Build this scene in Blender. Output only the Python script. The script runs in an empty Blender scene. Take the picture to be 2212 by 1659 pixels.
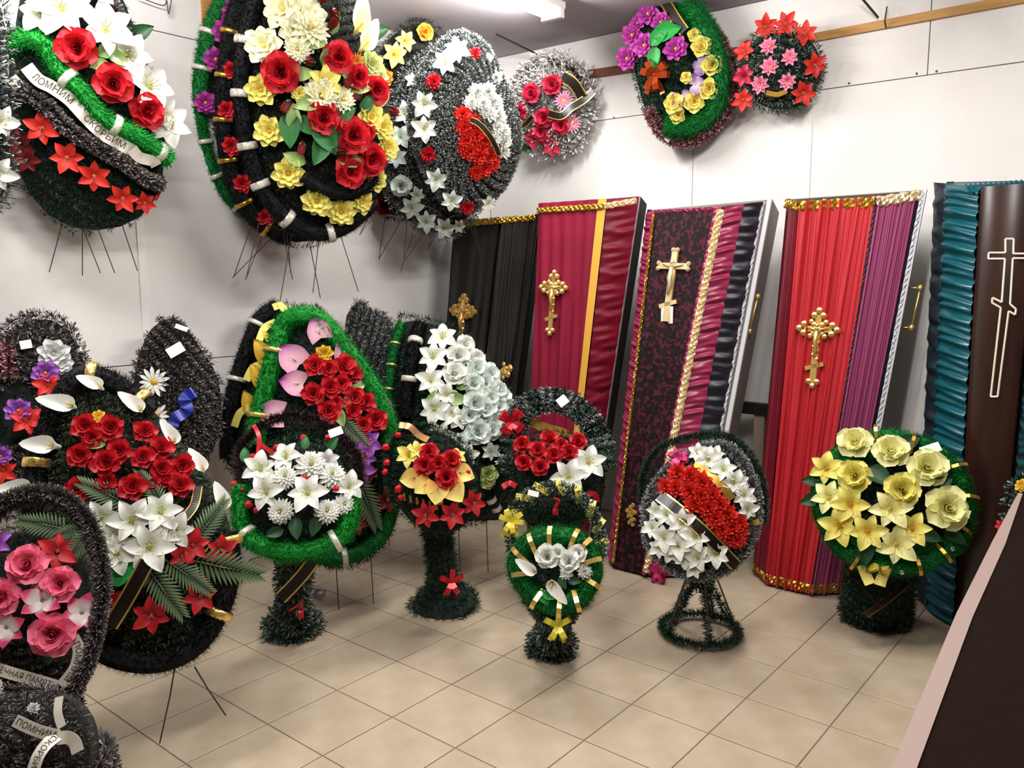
import bpy, math, random
import numpy as np
from mathutils import Vector, Matrix

# ------------------------------------------------------------------ camera, world, light, exposure
PX_W, PX_H = 2212.0, 1659.0
FOC = 1798.13                      # focal length in pixels of the 2212 wide frame
YAW, PITCH, ROLL = math.radians(-39.303), math.radians(7.592), math.radians(0.126)
EYE = np.array([0.0, 0.0, 1.58])
def _axes():
    f = np.array([math.sin(YAW)*math.cos(PITCH), math.cos(YAW)*math.cos(PITCH), -math.sin(PITCH)])
    r = np.array([math.cos(YAW), -math.sin(YAW), 0.0]); d = np.cross(f, r)
    r2 = math.cos(ROLL)*r + math.sin(ROLL)*d; d2 = -math.sin(ROLL)*r + math.cos(ROLL)*d
    return np.array([r2, d2, f])
AX = _axes()
scene = bpy.context.scene
col = scene.collection
cam_d = bpy.data.cameras.new('camera'); cam = bpy.data.objects.new('camera', cam_d); col.objects.link(cam)
cam_d.sensor_fit = 'HORIZONTAL'; cam_d.sensor_width = 36.0; cam_d.lens = 36.0*FOC/PX_W
cam_d.clip_start = 0.02; cam_d.clip_end = 60
m = Matrix.Identity(4)
for i in range(3):
    m[i][0] = AX[0][i]; m[i][1] = -AX[1][i]; m[i][2] = -AX[2][i]; m[i][3] = EYE[i]
cam.matrix_world = m
scene.camera = cam
world = bpy.data.worlds.new('world'); scene.world = world; world.use_nodes = True
world.node_tree.nodes['Background'].inputs[0].default_value = (0.8, 0.86, 1.0, 1)
world.node_tree.nodes['Background'].inputs[1].default_value = 0.25
scene.view_settings.view_transform = 'Standard'; scene.view_settings.look = 'None'
scene.view_settings.gamma = 1.0; scene.view_settings.use_curve_mapping = False
scene.view_settings.exposure = 0.28
scene.cycles.use_denoising = True
scene.cycles.max_bounces = 4; scene.cycles.diffuse_bounces = 3; scene.cycles.glossy_bounces = 2; scene.cycles.transmission_bounces = 2
scene.cycles.use_adaptive_sampling = True; scene.cycles.adaptive_threshold = 0.1
scene.cycles.sample_clamp_indirect = 4.0
XL, YB, ZC = -3.96, 4.60, 3.06      # left wall, back wall, ceiling
XR, YF = 2.6, -2.6
LAMP_W = 62.0                       # watts of one fluorescent fitting
LAMPS = [(-2.90, 3.30), (-2.90, 1.05), (-0.95, 3.0), (-0.95, 0.75)]   # x, middle y of the ceiling fittings

rng = np.random.default_rng(7); random.seed(7)
def ray(px, py): return np.array([(px-PX_W/2)/FOC, (py-PX_H/2)/FOC, 1.0]) @ AX
def at_d(px, py, d): return EYE + ray(px, py)*d
def at_ax(px, py, ax, v):
    r = ray(px, py); return EYE + r*((v-EYE[ax])/r[ax])
def at_pl(px, py, P, n):
    r = ray(px, py); return EYE + r*(((P-EYE) @ n)/(r @ n))
def depth(P): return float((np.asarray(P)-EYE) @ AX[2])
def nrm(v):
    v = np.asarray(v, float); return v/max(1e-9, np.linalg.norm(v))
def lin(h):
    if isinstance(h, tuple): return h
    c = [((h >> s) & 255)/255 for s in (16, 8, 0)]
    return tuple(x/12.92 if x <= .04045 else ((x+.055)/1.055)**2.4 for x in c)

# ------------------------------------------------------------------ materials
MATS = {}
def mat(name, color=0x808080, rough=.6, metal=0.0, **k):
    if name in MATS: return MATS[name]
    M = bpy.data.materials.new(name); M.use_nodes = True; nt = M.node_tree; b = nt.nodes['Principled BSDF']
    b.inputs['Base Color'].default_value = (*lin(color), 1); b.inputs['Roughness'].default_value = rough; b.inputs['Metallic'].default_value = metal
    for kk, v in k.get('inp', {}).items(): b.inputs[kk].default_value = v
    if k.get('vcol'):
        a = nt.nodes.new('ShaderNodeAttribute'); a.attribute_name = 'Col'; nt.links.new(a.outputs['Color'], b.inputs['Base Color'])
        if k.get('trans'):
            t = nt.nodes.new('ShaderNodeBsdfTranslucent'); mx = nt.nodes.new('ShaderNodeMixShader'); mx.inputs[0].default_value = k['trans']
            nt.links.new(a.outputs['Color'], t.inputs[0]); nt.links.new(b.outputs[0], mx.inputs[1]); nt.links.new(t.outputs[0], mx.inputs[2])
            nt.links.new(mx.outputs[0], nt.nodes['Material Output'].inputs[0])
    if 'noise' in k:     # (second colour, scale, detail, contrast lo, hi)
        c2, sc, de, lo, hi = k['noise']
        tc = nt.nodes.new('ShaderNodeTexCoord'); n = nt.nodes.new('ShaderNodeTexNoise'); n.inputs['Scale'].default_value = sc; n.inputs['Detail'].default_value = de
        if 'stretch' in k:
            mp = nt.nodes.new('ShaderNodeMapping'); mp.inputs['Scale'].default_value = k['stretch']; nt.links.new(tc.outputs['Object'], mp.inputs[0]); nt.links.new(mp.outputs[0], n.inputs['Vector'])
        else: nt.links.new(tc.outputs['Object'], n.inputs['Vector'])
        r = nt.nodes.new('ShaderNodeValToRGB'); r.color_ramp.elements[0].position = lo; r.color_ramp.elements[1].position = hi
        r.color_ramp.elements[0].color = (*lin(color), 1); r.color_ramp.elements[1].color = (*lin(c2), 1)
        nt.links.new(n.outputs['Fac'], r.inputs[0]); nt.links.new(r.outputs[0], b.inputs['Base Color'])
        if k.get('bump'):
            bp = nt.nodes.new('ShaderNodeBump'); bp.inputs['Strength'].default_value = k['bump']; bp.inputs['Distance'].default_value = .01
            nt.links.new(n.outputs['Fac'], bp.inputs['Height']); nt.links.new(bp.outputs[0], b.inputs['Normal'])
    if 'rand' in k:      # colour varies a little from piece to piece
        oi = nt.nodes.new('ShaderNodeObjectInfo'); hs = nt.nodes.new('ShaderNodeHueSaturation'); mr = nt.nodes.new('ShaderNodeMapRange')
        mr.inputs[3].default_value = 1-k['rand']; mr.inputs[4].default_value = 1+k['rand']
        nt.links.new(oi.outputs['Random'], mr.inputs[0]); nt.links.new(mr.outputs[0], hs.inputs['Value'])
        src = b.inputs['Base Color'].links[0].from_socket if b.inputs['Base Color'].links else None
        if src: nt.links.new(src, hs.inputs['Color'])
        else: hs.inputs['Color'].default_value = (*lin(color), 1)
        nt.links.new(hs.outputs[0], b.inputs['Base Color'])
    if 'emit' in k:
        b.inputs['Emission Color'].default_value = (*lin(color), 1); b.inputs['Emission Strength'].default_value = k['emit']
    MATS[name] = M; return M
PETAL = mat('petal_cloth', vcol=True, rough=.55, trans=.18)
NEEDLE = mat('tinsel_needles', vcol=True, rough=.55)
FEATHER = mat('feather_boa', vcol=True, rough=.8, trans=.2)
GOLD = mat('gold_foil', 0xF2CC78, .3, .8)
GOLDD = mat('gold_ribbon', 0xC79A45, .3, .85)
SILVER = mat('silver_ribbon', 0xD6D0C4, .35, .25)
BLACKR = mat('black_satin_ribbon', 0x1A120C, .3, 0)
REDR = mat('red_foil_ribbon', 0xB01020, .3, .3)
YELR = mat('yellow_satin_ribbon', 0xE3D76A, .35, .1)
WIRE = mat('steel_wire', 0x55504C, .45, .8)
PAPER = mat('paper_tag', 0xF6F4F0, .8)
DARK = mat('dark_backing', 0x0C1610, .9)
INK = mat('printed_ink', 0x3A352C, .7)

# ------------------------------------------------------------------ mesh helpers
def mesh_np(name, V, F, material, colors=None, smooth=False):
    """V (n,3), F (m,k) array or list of index tuples."""
    me = bpy.data.meshes.new(name); V = np.asarray(V, np.float32)
    if isinstance(F, np.ndarray) and F.ndim == 2:
        k = F.shape[1]; me.vertices.add(len(V)); me.vertices.foreach_set('co', V.ravel())
        me.loops.add(F.size); me.loops.foreach_set('vertex_index', F.astype(np.int32).ravel())
        me.polygons.add(len(F)); me.polygons.foreach_set('loop_start', np.arange(0, F.size, k, dtype=np.int32))
        me.update(calc_edges=True)
    else:
        me.from_pydata([tuple(map(float, v)) for v in V], [], [tuple(map(int, f)) for f in F])
    if colors is not None:
        a = me.color_attributes.new('Col', 'FLOAT_COLOR', 'POINT'); C = np.ones((len(V), 4), np.float32); C[:, :3] = colors
        a.data.foreach_set('color', C.ravel())
    if smooth: me.polygons.foreach_set('use_smooth', np.ones(len(me.polygons), bool))
    me.materials.append(material); me.update(); return me
def link(name, me, parent=None, M=None):
    o = bpy.data.objects.new(name, me); col.objects.link(o)
    if parent is not None: o.parent = parent
    if M is not None: o.matrix_local = M
    return o
def thing(name, label, cat, loc=(0, 0, 0), group=None):
    o = bpy.data.objects.new(name, None); col.objects.link(o); o.location = tuple(map(float, loc)); o.empty_display_size = .1
    o['label'] = label; o['category'] = cat
    if group: o['group'] = group
    return o
def org(root): return np.array(root.location) if root is not None else np.zeros(3)
class MB:      # collects geometry in world coordinates, built relative to its thing
    def __init__(s): s.v = []; s.f = []
    def add(s, V, F):
        n = len(s.v); s.v += [tuple(map(float, q)) for q in V]; s.f += [tuple(n+int(i) for i in f) for f in F]; return s
    def box(s, a, b):
        x0, y0, z0 = a; x1, y1, z1 = b
        return s.add([(x0,y0,z0),(x1,y0,z0),(x1,y1,z0),(x0,y1,z0),(x0,y0,z1),(x1,y0,z1),(x1,y1,z1),(x0,y1,z1)],
                     [(0,3,2,1),(4,5,6,7),(0,1,5,4),(1,2,6,5),(2,3,7,6),(3,0,4,7)])
    def hexa(s, c8): return s.add(c8, [(0,3,2,1),(4,5,6,7),(0,1,5,4),(1,2,6,5),(2,3,7,6),(3,0,4,7)])
    def tube(s, path, r, k=6, closed=False):
        P = np.asarray(path, float); n = len(P); R = np.broadcast_to(np.asarray(r, float), (n,)); T = tangents(P, closed)
        ref = np.array([.31, .2, .93]); V = []; u = None
        for i in range(n):
            if u is None: u = nrm(np.cross(T[i], ref))
            u = nrm(u - T[i]*(u @ T[i])); w = np.cross(T[i], u)
            for j in range(k):
                a = 2*math.pi*j/k; V.append(P[i]+R[i]*(math.cos(a)*u+math.sin(a)*w))
        F = []
        for i in range(n if closed else n-1):
            for j in range(k):
                a, b = i*k+j, i*k+(j+1) % k; c, d = ((i+1) % n)*k+(j+1) % k, ((i+1) % n)*k+j; F.append((a, b, c, d))
        if not closed: F += [tuple(range(k))[::-1], tuple((n-1)*k+j for j in range(k))]
        return s.add(V, F)
    def ball(s, c, r, k=8, sc=(1, 1, 1)):
        V = []; F = []; h = k//2+1
        for i in range(h+1):
            t = math.pi*i/h
            for j in range(k):
                a = 2*math.pi*j/k; V.append((c[0]+r*sc[0]*math.sin(t)*math.cos(a), c[1]+r*sc[1]*math.sin(t)*math.sin(a), c[2]+r*sc[2]*math.cos(t)))
        for i in range(h):
            for j in range(k): F.append((i*k+j, (i+1)*k+j, (i+1)*k+(j+1) % k, i*k+(j+1) % k))
        return s.add(V, F)
    def build(s, name, material, root=None, smooth=False, kind=None):
        me = mesh_np(name, np.array(s.v)-org(root), s.f, material, smooth=smooth); o = link(name, me, root)
        if kind: o['kind'] = kind
        return o
def tangents(P, closed=False):
    P = np.asarray(P, float)
    if closed: T = np.roll(P, -1, 0)-np.roll(P, 1, 0)
    else: T = np.gradient(P, axis=0)
    return T/np.maximum(1e-9, np.linalg.norm(T, axis=1))[:, None]
def smooth_path(pts, n=8, closed=False):
    P = np.asarray(pts, float); N = len(P); out = []
    segs = N if closed else N-1
    for i in range(segs):
        if closed: a, b, c, d = P[(i-1) % N], P[i], P[(i+1) % N], P[(i+2) % N]
        else: a, b, c, d = P[max(i-1, 0)], P[i], P[i+1], P[min(i+2, N-1)]
        for k in range(n):
            t = k/n; out.append(.5*((2*b)+(-a+c)*t+(2*a-5*b+4*c-d)*t*t+(-a+3*b-3*c+d)*t**3))
    if not closed: out.append(P[-1])
    return np.array(out)
def arclen(P):
    return np.concatenate([[0], np.cumsum(np.linalg.norm(np.diff(P, axis=0), axis=1))])
def sample_path(P, t):           # t in metres along P
    s = arclen(P); t = np.clip(t, 0, s[-1]); i = np.clip(np.searchsorted(s, t)-1, 0, len(P)-2)
    f = ((t-s[i])/np.maximum(1e-9, s[i+1]-s[i]))[:, None]; T = tangents(P)
    q = P[i]*(1-f)+P[i+1]*f; tt = T[i]*(1-f)+T[i+1]*f
    return q, tt/np.maximum(1e-9, np.linalg.norm(tt, axis=1))[:, None]
def C3(c): return np.array(lin(c)) if isinstance(c, int) else np.array(c)

# ------------------------------------------------------------------ tinsel and feathers: thousands of needles on real strands
TINSEL = {   # needle base, tip, chance of a pale tip, wide tips
 'green':  (0x0C2718, 0x356A4B, .25, False), 'dark': (0x07100C, 0x1C3022, .05, False),
 'silver': (0x16201C, 0xB8BEBC, .46, True), 'brownsilver': (0x15100F, 0x968C8A, .38, True), 'greensilver': (0x0C2417, 0x8CA698, .28, True),
 'white':  (0xC4C0BC, 0xF2EEEA, .8, True), 'pinksilver': (0x5A1420, 0xC98F96, .6, True), 'maroon': (0x200A10, 0x4E2430, .2, False),
 'brightsilver': (0x1C2426, 0xCCD0D0, .6, True), 'vivid': (0x0C341C, 0x3C7A4E, .3, False), 'brown': (0x1A120C, 0x4A3A28, .1, False), 'rowgreen': (0x1A2E1C, 0x8C9C7A, .45, False)}
def needle_arrays(paths, dens, L, w, style, r0=.004, lay=.6, up=None):
    cb, ct, pale, wide = TINSEL[style]; cb, ct = C3(cb), C3(ct); Vs, Cs = [], []
    for P in paths:
        P = np.asarray(P, float); tot = arclen(P)[-1]; n = max(4, int(tot*dens))
        q, T = sample_path(P, rng.random(n)*tot)
        v = rng.normal(size=(n, 3))
        if up is not None: v += np.asarray(up)*.9
        v -= T*(v*T).sum(1)[:, None]; v /= np.maximum(1e-9, np.linalg.norm(v, axis=1))[:, None]
        d = v+T*(lay*rng.uniform(-1, 1, n)+.25)[:, None]; d /= np.linalg.norm(d, axis=1)[:, None]
        ln = L*rng.uniform(.65, 1.1, n)[:, None]; sd = np.cross(d, rng.normal(size=(n, 3))); sd /= np.maximum(1e-9, np.linalg.norm(sd, axis=1))[:, None]
        b = q+v*r0; tip = b+d*ln
        isp = rng.random(n) < pale; br = rng.uniform(.6, 1.25, n)[:, None]; tc = np.where(isp[:, None], ct, cb*.35+ct*.25)*br
        if wide: V = np.stack([b-sd*w*.3, b+sd*w*.3, tip+sd*w*.7, tip-sd*w*.7], 1); Cc = np.stack([cb*br, cb*br, tc, tc], 1)
        else: V = np.stack([b-sd*w*.5, b+sd*w*.5, tip], 1); Cc = np.stack([cb*br, cb*br, tc], 1)
        Vs.append(V); Cs.append(Cc)
    V = np.concatenate(Vs); Cc = np.concatenate(Cs); k = V.shape[1]
    return V.reshape(-1, 3), np.arange(len(V)*k).reshape(-1, k), Cc.reshape(-1, 3)
def tinsel(name, paths, root, style='green', dens=900, L=.03, w=.004, r0=.004, up=None, lay=.6, kind=None, parent=None):
    V, F, Cc = needle_arrays(paths, dens, L, w, style, r0, lay, up)
    o = link(name, mesh_np(name, V-org(root), F, NEEDLE, Cc), parent or root)
    if kind: o['kind'] = kind
    return o
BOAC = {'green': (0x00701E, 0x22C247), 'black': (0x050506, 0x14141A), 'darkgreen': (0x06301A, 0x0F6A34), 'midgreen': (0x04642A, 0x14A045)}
def boa(path, r, root, color='green', name='feather_boa', bands=(), band_mat=None, dens=5200, closed=False, bw=.022):
    P = np.asarray(path, float); 
    if closed: P = np.vstack([P, P[:1]])
    tot = arclen(P)[-1]; n = int(tot*dens); q, T = sample_path(P, rng.random(n)*tot); v = rng.normal(size=(n, 3)); v -= T*(v*T).sum(1)[:, None]; v /= np.linalg.norm(v, axis=1)[:, None]
    d = v+T*rng.uniform(-.7, .7, n)[:, None]+rng.normal(size=(n, 3))*.15; d /= np.linalg.norm(d, axis=1)[:, None]
    sd = np.cross(d, T); sd /= np.maximum(1e-9, np.linalg.norm(sd, axis=1))[:, None]; ln = r*rng.uniform(.3, .66, n)[:, None]
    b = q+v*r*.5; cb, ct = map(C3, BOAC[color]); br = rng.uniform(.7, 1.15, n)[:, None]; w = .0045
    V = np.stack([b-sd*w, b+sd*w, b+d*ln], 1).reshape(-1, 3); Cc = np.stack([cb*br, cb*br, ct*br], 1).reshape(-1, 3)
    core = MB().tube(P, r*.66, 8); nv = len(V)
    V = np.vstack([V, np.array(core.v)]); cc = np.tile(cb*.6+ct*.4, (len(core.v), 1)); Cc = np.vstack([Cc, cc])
    F = [tuple(range(3*i, 3*i+3)) for i in range(n)]+[tuple(nv+i for i in f) for f in core.f]
    o = link(name, mesh_np(name, V-org(root), F, FEATHER, Cc), root)
    s = arclen(P); T = tangents(P)
    for t in bands:
        q, tt = sample_path(P, np.array([t*s[-1]])); q, tt = q[0], tt[0]
        bm = MB().tube([q-tt*bw*.5, q-tt*bw*.2, q+tt*bw*.2, q+tt*bw*.5], [r*.86, r*.9, r*.9, r*.86], 12); bm.build('band', band_mat or SILVER, root, True)
    return o

# ------------------------------------------------------------------ flowers
def petal(L=1, W=.5, e0=40, e1=-10, cup=.2, tip='point', nv=6, nu=4, frill=0, r0=.05, z0=0, ph=0):
    """A petal that starts at radius r0 and runs along +X; returns verts, faces, s (0 base..1 tip)."""
    V = []; S = []; r, z = r0, z0
    for i in range(nv+1):
        s = i/nv
        if i:
            e = math.radians(e0+(e1-e0)*(s-.5/nv)); r += L/nv*math.cos(e); z += L/nv*math.sin(e)
        if tip == 'point': w = W*.5*(max(0, math.sin(math.pi*(s**.72)))**.85+.16*(1-s))
        elif tip == 'strap': w = W*.5*(.55+.45*math.sin(math.pi*min(1, s*.75)))*(1 if s < .9 else .6)
        elif tip == 'heart': w = W*.5*math.sqrt(max(0, 1-(2*s-.62)**2/1.9)) if s < .3 else W*.5*(1-((s-.3)/.7)**1.7)
        else: w = W*.5*(.3+.7*math.sin(min(s/.62, 1)*math.pi/2)) if s < .62 else W*.5*math.sqrt(max(.03, 1-((s-.62)/.385)**2))
        for j in range(nu+1):
            y = (j/nu*2-1); zz = cup*W*y*y*math.sin(math.pi*min(1, s+.15)*.8); xx = 0
            if tip == 'heart' and s < .15: xx = -.16*L*abs(y)
            if frill: zz += frill*s*s*math.sin(7*y+ph+3*s); xx = frill*s*s*math.sin(11*y+ph)
            V.append((r+xx, y*w, z+zz)); S.append(s)
    F = []
    for i in range(nv):
        for j in range(nu): a = i*(nu+1)+j; F.append((a, a+1, a+nu+2, a+nu+1))
    return np.array(V), F, np.array(S)
class FM:      # flower mesh accumulator with colours
    def __init__(s): s.v = []; s.f = []; s.c = []; s.n = 0
    def add(s, V, F, Cc):
        s.v.append(np.asarray(V)); s.f += [tuple(s.n+i for i in f) for f in F]; s.c.append(np.broadcast_to(Cc, (len(V), 3))); s.n += len(V); return s
    def mesh(s, name, material=None): return mesh_np(name, np.concatenate(s.v), s.f, material or PETAL, np.concatenate(s.c), True)
def rotz(V, a):
    c, s = math.cos(a), math.sin(a); V = np.asarray(V); return np.stack([V[:, 0]*c-V[:, 1]*s, V[:, 0]*s+V[:, 1]*c, V[:, 2]], 1)
def grad(S, a, b, p=1.0): S = (S**p)[:, None]; return C3(a)*(1-S)+C3(b)*S
FC = {   # petal base, petal tip, centre
 'red': (0x8E0614, 0xD81828, 0x5E0410), 'darkred': (0x3A0408, 0x8A1018, 0x2A0306), 'scarlet': (0xB81410, 0xE83224, 0xC05020), 'crimson': (0x9A0626, 0xD8284E, 0x70041C),
 'white': (0xDCE2D0, 0xFAFAF6, 0xC8CC70), 'mint': (0xD0E0D4, 0xF0F8F3, 0xBCCC90), 'yellow': (0xE0CC48, 0xF4EC84, 0xE0A830), 'cream': (0xECE47C, 0xFAF8BC, 0xE8D060),
 'palecream': (0xF2EEA8, 0xFEFEE6, 0xEEDC80), 'pink': (0xE64874, 0xFF82A2, 0xC82E52), 'palepink': (0xF078A0, 0xFFA8C4, 0xF0D060), 'pinkwhite': (0xFBF2F2, 0xF05080, 0xB0B49C), 'purple': (0x7A1274, 0xB8389E, 0xE0B040),
 'violet': (0x6A2A8C, 0xA45CC0, 0xE8A030), 'orange': (0xD07818, 0xF4A838, 0xC05010), 'lemon': (0xE0CC48, 0xF8E878, 0xE07818), 'callayellow': (0xE88A34, 0xF6EA84, 0xE8A030),
 'anth': (0xF4C0CC, 0xA83CA0, 0xF0E0C0), 'gold': (0xC89018, 0xF0C83C, 0xE0B040), 'lime': (0xA8BC5C, 0xD8E49C, 0xA0B050), 'leaf': (0x1C5A2C, 0x3E8A48, 0x205A28), 'paleleaf': (0x6E9A48, 0xC0D890, 0x6A8A40),
 'darkleaf': (0x0C3018, 0x2A5C34, 0x0C3018), 'palm': (0x143A20, 0x8AA078, 0x4A6A44), 'gray': (0x9A9A98, 0xE4E4E4, 0xB0B0A0), 'pansy': (0xD8CCE4, 0x7C2C94, 0xD0C8A0), 'green': (0x0E7A30, 0x2CB04C, 0x0E7A30)}
_tpl = {}
def dome_c(r, z, c, k=8):
    V = [(0, 0, z)]; F = []
    for i, (rr, zz) in enumerate(((r*.6, z*.85), (r, z*.3))):
        for j in range(k): a = 2*math.pi*j/k; V.append((rr*math.cos(a), rr*math.sin(a), zz))
    for j in range(k): F.append((0, 1+j, 1+(j+1) % k)); F.append((1+j, 1+k+j, 1+k+(j+1) % k, 1+(j+1) % k))
    return np.array(V), F, C3(c)
def template(kind, cname):
    key = (kind, cname)
    if key in _tpl: return _tpl[key]
    a, b, cc = FC[cname]; heart = FM(); petals = []; subs = []
    def one(n, tw=0.0, name='petal', **k):
        V, F, S = petal(**k); S = np.clip((S-.42)/.25, 0, 1) if kind == 'trumpet' else S; me = FM().add(V, F, grad(S, a, b, .8)).mesh('petal')
        for i in range(n): petals.append((name, me, tw+2*math.pi*i/n, 1-.06*(i % 3), 5*((i*7) % 3-1)))
    if kind == 'lily':
        one(3, 0, L=1.16, W=.66, e0=56, e1=-38, cup=.2, tip='point', nv=7); one(3, math.pi/3, L=1.1, W=.56, e0=60, e1=-32, cup=.14, tip='point', nv=7)
        V, F, _ = petal(L=.5, W=.2, e0=80, e1=70); heart.add(*dome_c(.16, .18, cc))
        st = FM()
        for i in range(6):
            aa = i*math.pi/3+.2; P = [(.02*math.cos(aa), .02*math.sin(aa), .1), (.14*math.cos(aa), .14*math.sin(aa), .42), (.2*math.cos(aa), .2*math.sin(aa), .62)]
            t = MB().tube(P, [.015, .014, .03], 4); st.add(np.array(t.v), t.f, C3(0xC8C070 if cname in ('white', 'mint', 'cream') else cc))
        subs.append(('stamens', st.mesh('stamens')))
    elif kind == 'star':
        one(6, 0, L=1.02, W=.56, e0=30, e1=-16, cup=.14, tip='point'); heart.add(*dome_c(.13, .12, cc))
        st = FM()
        for i in range(4):
            aa = i*1.57; t = MB().tube([(0, 0, .08), (.09*math.cos(aa), .09*math.sin(aa), .36)], .018, 4); st.add(np.array(t.v), t.f, C3(0xE8A070 if cname in ('red', 'scarlet', 'darkred') else cc))
        subs.append(('stamens', st.mesh('stamens')))
    elif kind == 'trumpet':     # wide star with a pale ring and a dark throat
        one(6, 0, L=1.05, W=.7, e0=38, e1=-5, cup=.1, tip='point'); heart.add(*dome_c(.17, .05, 0x8A8A78))
    elif kind == 'daisy':
        one(13, 0, L=.95, W=.27, e0=14, e1=-8, cup=.2, tip='round', r0=.12, nv=4, nu=2); heart.add(*dome_c(.24, .16, 0xD8A428 if cname == 'white' else cc))
    elif kind == 'gerbera':
        one(16, 0, L=.9, W=.2, e0=16, e1=0, cup=.2, tip='point', r0=.12, nv=4, nu=2)
        V, F, S = petal(L=.5, W=.16, e0=45, e1=15, r0=.1, tip='point', nv=3, nu=2)
        for i in range(12): heart.add(rotz(V, i*.5236+.2), F, grad(S, a, b))
        heart.add(*dome_c(.18, .16, cc))
    elif kind == 'dahlia':
        one(8, 0, L=.98, W=.62, e0=24, e1=-8, cup=.2, tip='round', nv=5)
        for n, e, LL, t in ((7, 42, .72, .3), (5, 62, .5, .1)):
            V, F, S = petal(L=LL, W=.5*LL/.72, e0=e, e1=e-25, cup=.3, tip='round', nv=4)
            for i in range(n): heart.add(rotz(V, t+2*math.pi*i/n), F, grad(S, a, b))
        heart.add(*dome_c(.15, .26, cc))
    elif kind == 'peony':       # many pointed petals (pink lotus like flowers)
        one(8, 0, L=1, W=.5, e0=22, e1=2, cup=.25, tip='point', nv=5)
        for n, e, LL, t in ((8, 45, .8, .39), (6, 65, .6, .1)):
            V, F, S = petal(L=LL, W=.38, e0=e, e1=e-15, cup=.3, tip='point', nv=4)
            for i in range(n): heart.add(rotz(V, t+2*math.pi*i/n), F, grad(S, a, b))
        heart.add(*dome_c(.12, .25, cc))
    elif kind == 'rose':
        if cname in ('white', 'mint', 'cream', 'yellow'): cc = a
        one(5, 0, L=.98, W=1.02, e0=48, e1=-22, cup=.22, tip='round', nv=6, frill=.02)
        one(4, .5, L=.8, W=.92, e0=72, e1=8, cup=.3, tip='round', nv=6, z0=.05)
        V, F, S = petal(L=.72, W=.8, e0=84, e1=45, cup=.42, tip='round', nv=5, r0=.16)
        for i in range(3): heart.add(rotz(V, .2+2.09*i), F, grad(S, cc, b))
        V = []; F = []; S = []; n = 40
        for i in range(n+1):
            th = i/n*4.6*math.pi; r = .05+.2*i/n; zt = .74-.25*(i/n)+.05*math.sin(th*1.7)
            for q, (zz, rr) in enumerate(((.15, r*.7), (zt*.7, r), (zt, r*1.12))): V.append((rr*math.cos(th), rr*math.sin(th), zz)); S.append((.0, .5, 1)[q])
            if i: o = 3*i; F += [(o-3, o, o+1, o-2), (o-2, o+1, o+2, o-1)]
        heart.add(V, F, grad(np.array(S), cc, b))
    elif kind == 'camellia':     # open rose made of few broad petals
        one(5, 0, L=.98, W=.9, e0=40, e1=-5, cup=.3, tip='round', nv=5, frill=.03)
        for n, e, LL, t in ((4, 65, .75, .3), (3, 80, .55, .1)):
            V, F, S = petal(L=LL, W=.75*LL/.75, e0=e, e1=e-30, cup=.42, tip='round', nv=5, ph=n)
            for i in range(n): heart.add(rotz(V, t+2*math.pi*i/n), F, grad(S, cc, b))
        heart.add(*dome_c(.14, .3, cc))
    elif kind in ('carnation', 'mum'):
        n = 34 if kind == 'carnation' else 60
        for i in range(n):
            s = (i+.5)/n; e = 88-88*s if kind == 'carnation' else 86-96*s; LL = (.62+.36*s) if kind == 'carnation' else .55+.45*s
            V, F, S = petal(L=LL, W=.5 if kind == 'carnation' else .27, e0=e, e1=e-12 if kind == 'carnation' else e-35, cup=.15, tip='round', nv=3, nu=3 if kind == 'carnation' else 2,
                            frill=.09 if kind == 'carnation' else 0, ph=i, r0=.04)
            heart.add(rotz(V, i*2.39996), F, grad(S, a, b))
        if kind == 'mum': heart.add(*dome_c(.1, .62, cc))
    elif kind == 'bud':
        for i in range(4):
            V, F, S = petal(L=1.5, W=.75, e0=80, e1=108, cup=.45, tip='round', nv=5, r0=.16); heart.add(rotz(V, i*1.571), F, grad(S, a, b))
        V, F, S = petal(L=.8, W=.3, e0=55, e1=85, tip='point', nv=3, nu=2, r0=.12); sp = FM()
        for i in range(4): sp.add(rotz(V, i*1.571+.7), F, grad(S, 0x33602A, 0x6A9A40))
        subs.append(('sepals', sp.mesh('sepals')))
    elif kind == 'berry':
        bm = MB()
        for i in range(9): bm.ball((.45*math.cos(i*2.4)*(i/9)**.5, .45*math.sin(i*2.4)*(i/9)**.5, .45-.05*i), .42, 6)
        heart.add(np.array(bm.v), bm.f, C3(b))
    elif kind == 'calla':       # funnel with one long pointed lip towards +X
        V = []; S = []; F = []; n, k = 7, 14
        for i in range(n+1):
            v = i/n
            for j in range(k):
                aa = 2*math.pi*j/k; lip = (.5+.5*math.cos(aa)); r = .1+.34*v**1.7; x = r*math.cos(aa)+.95*v**2.2*lip**3-.25+.35*v; y = r*math.sin(aa)*1.0*(1-.25*v*lip**6); z = .05+.62*v-.3*v*v*v*lip**2
                V.append((x, y, z)); S.append(v)
        for i in range(n):
            for j in range(k): F.append((i*k+j, i*k+(j+1) % k, (i+1)*k+(j+1) % k, (i+1)*k+j))
        heart.add(V, F, grad(np.array(S), a, b, .35)); sp = FM(); t = MB().tube([(-.2, 0, .15), (-.02, 0, .6), (.05, 0, .75)], [.05, .05, .02], 6); sp.add(np.array(t.v), t.f, C3(0xE0C040)); subs.append(('spadix', sp.mesh('spadix')))
    elif kind == 'anthurium':
        V, F, S = petal(L=1.65, W=1.75, e0=18, e1=-12, cup=.14, tip='heart', nv=10, nu=8, r0=-.75); e_ = np.abs(V[:, 1])/.88; heart.add(V, F, grad(S, a, b, .45) if cname == 'callayellow' else grad(np.clip(S**2.2*1.25+e_**3*.45, 0, 1), a, b, 1.0))
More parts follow.
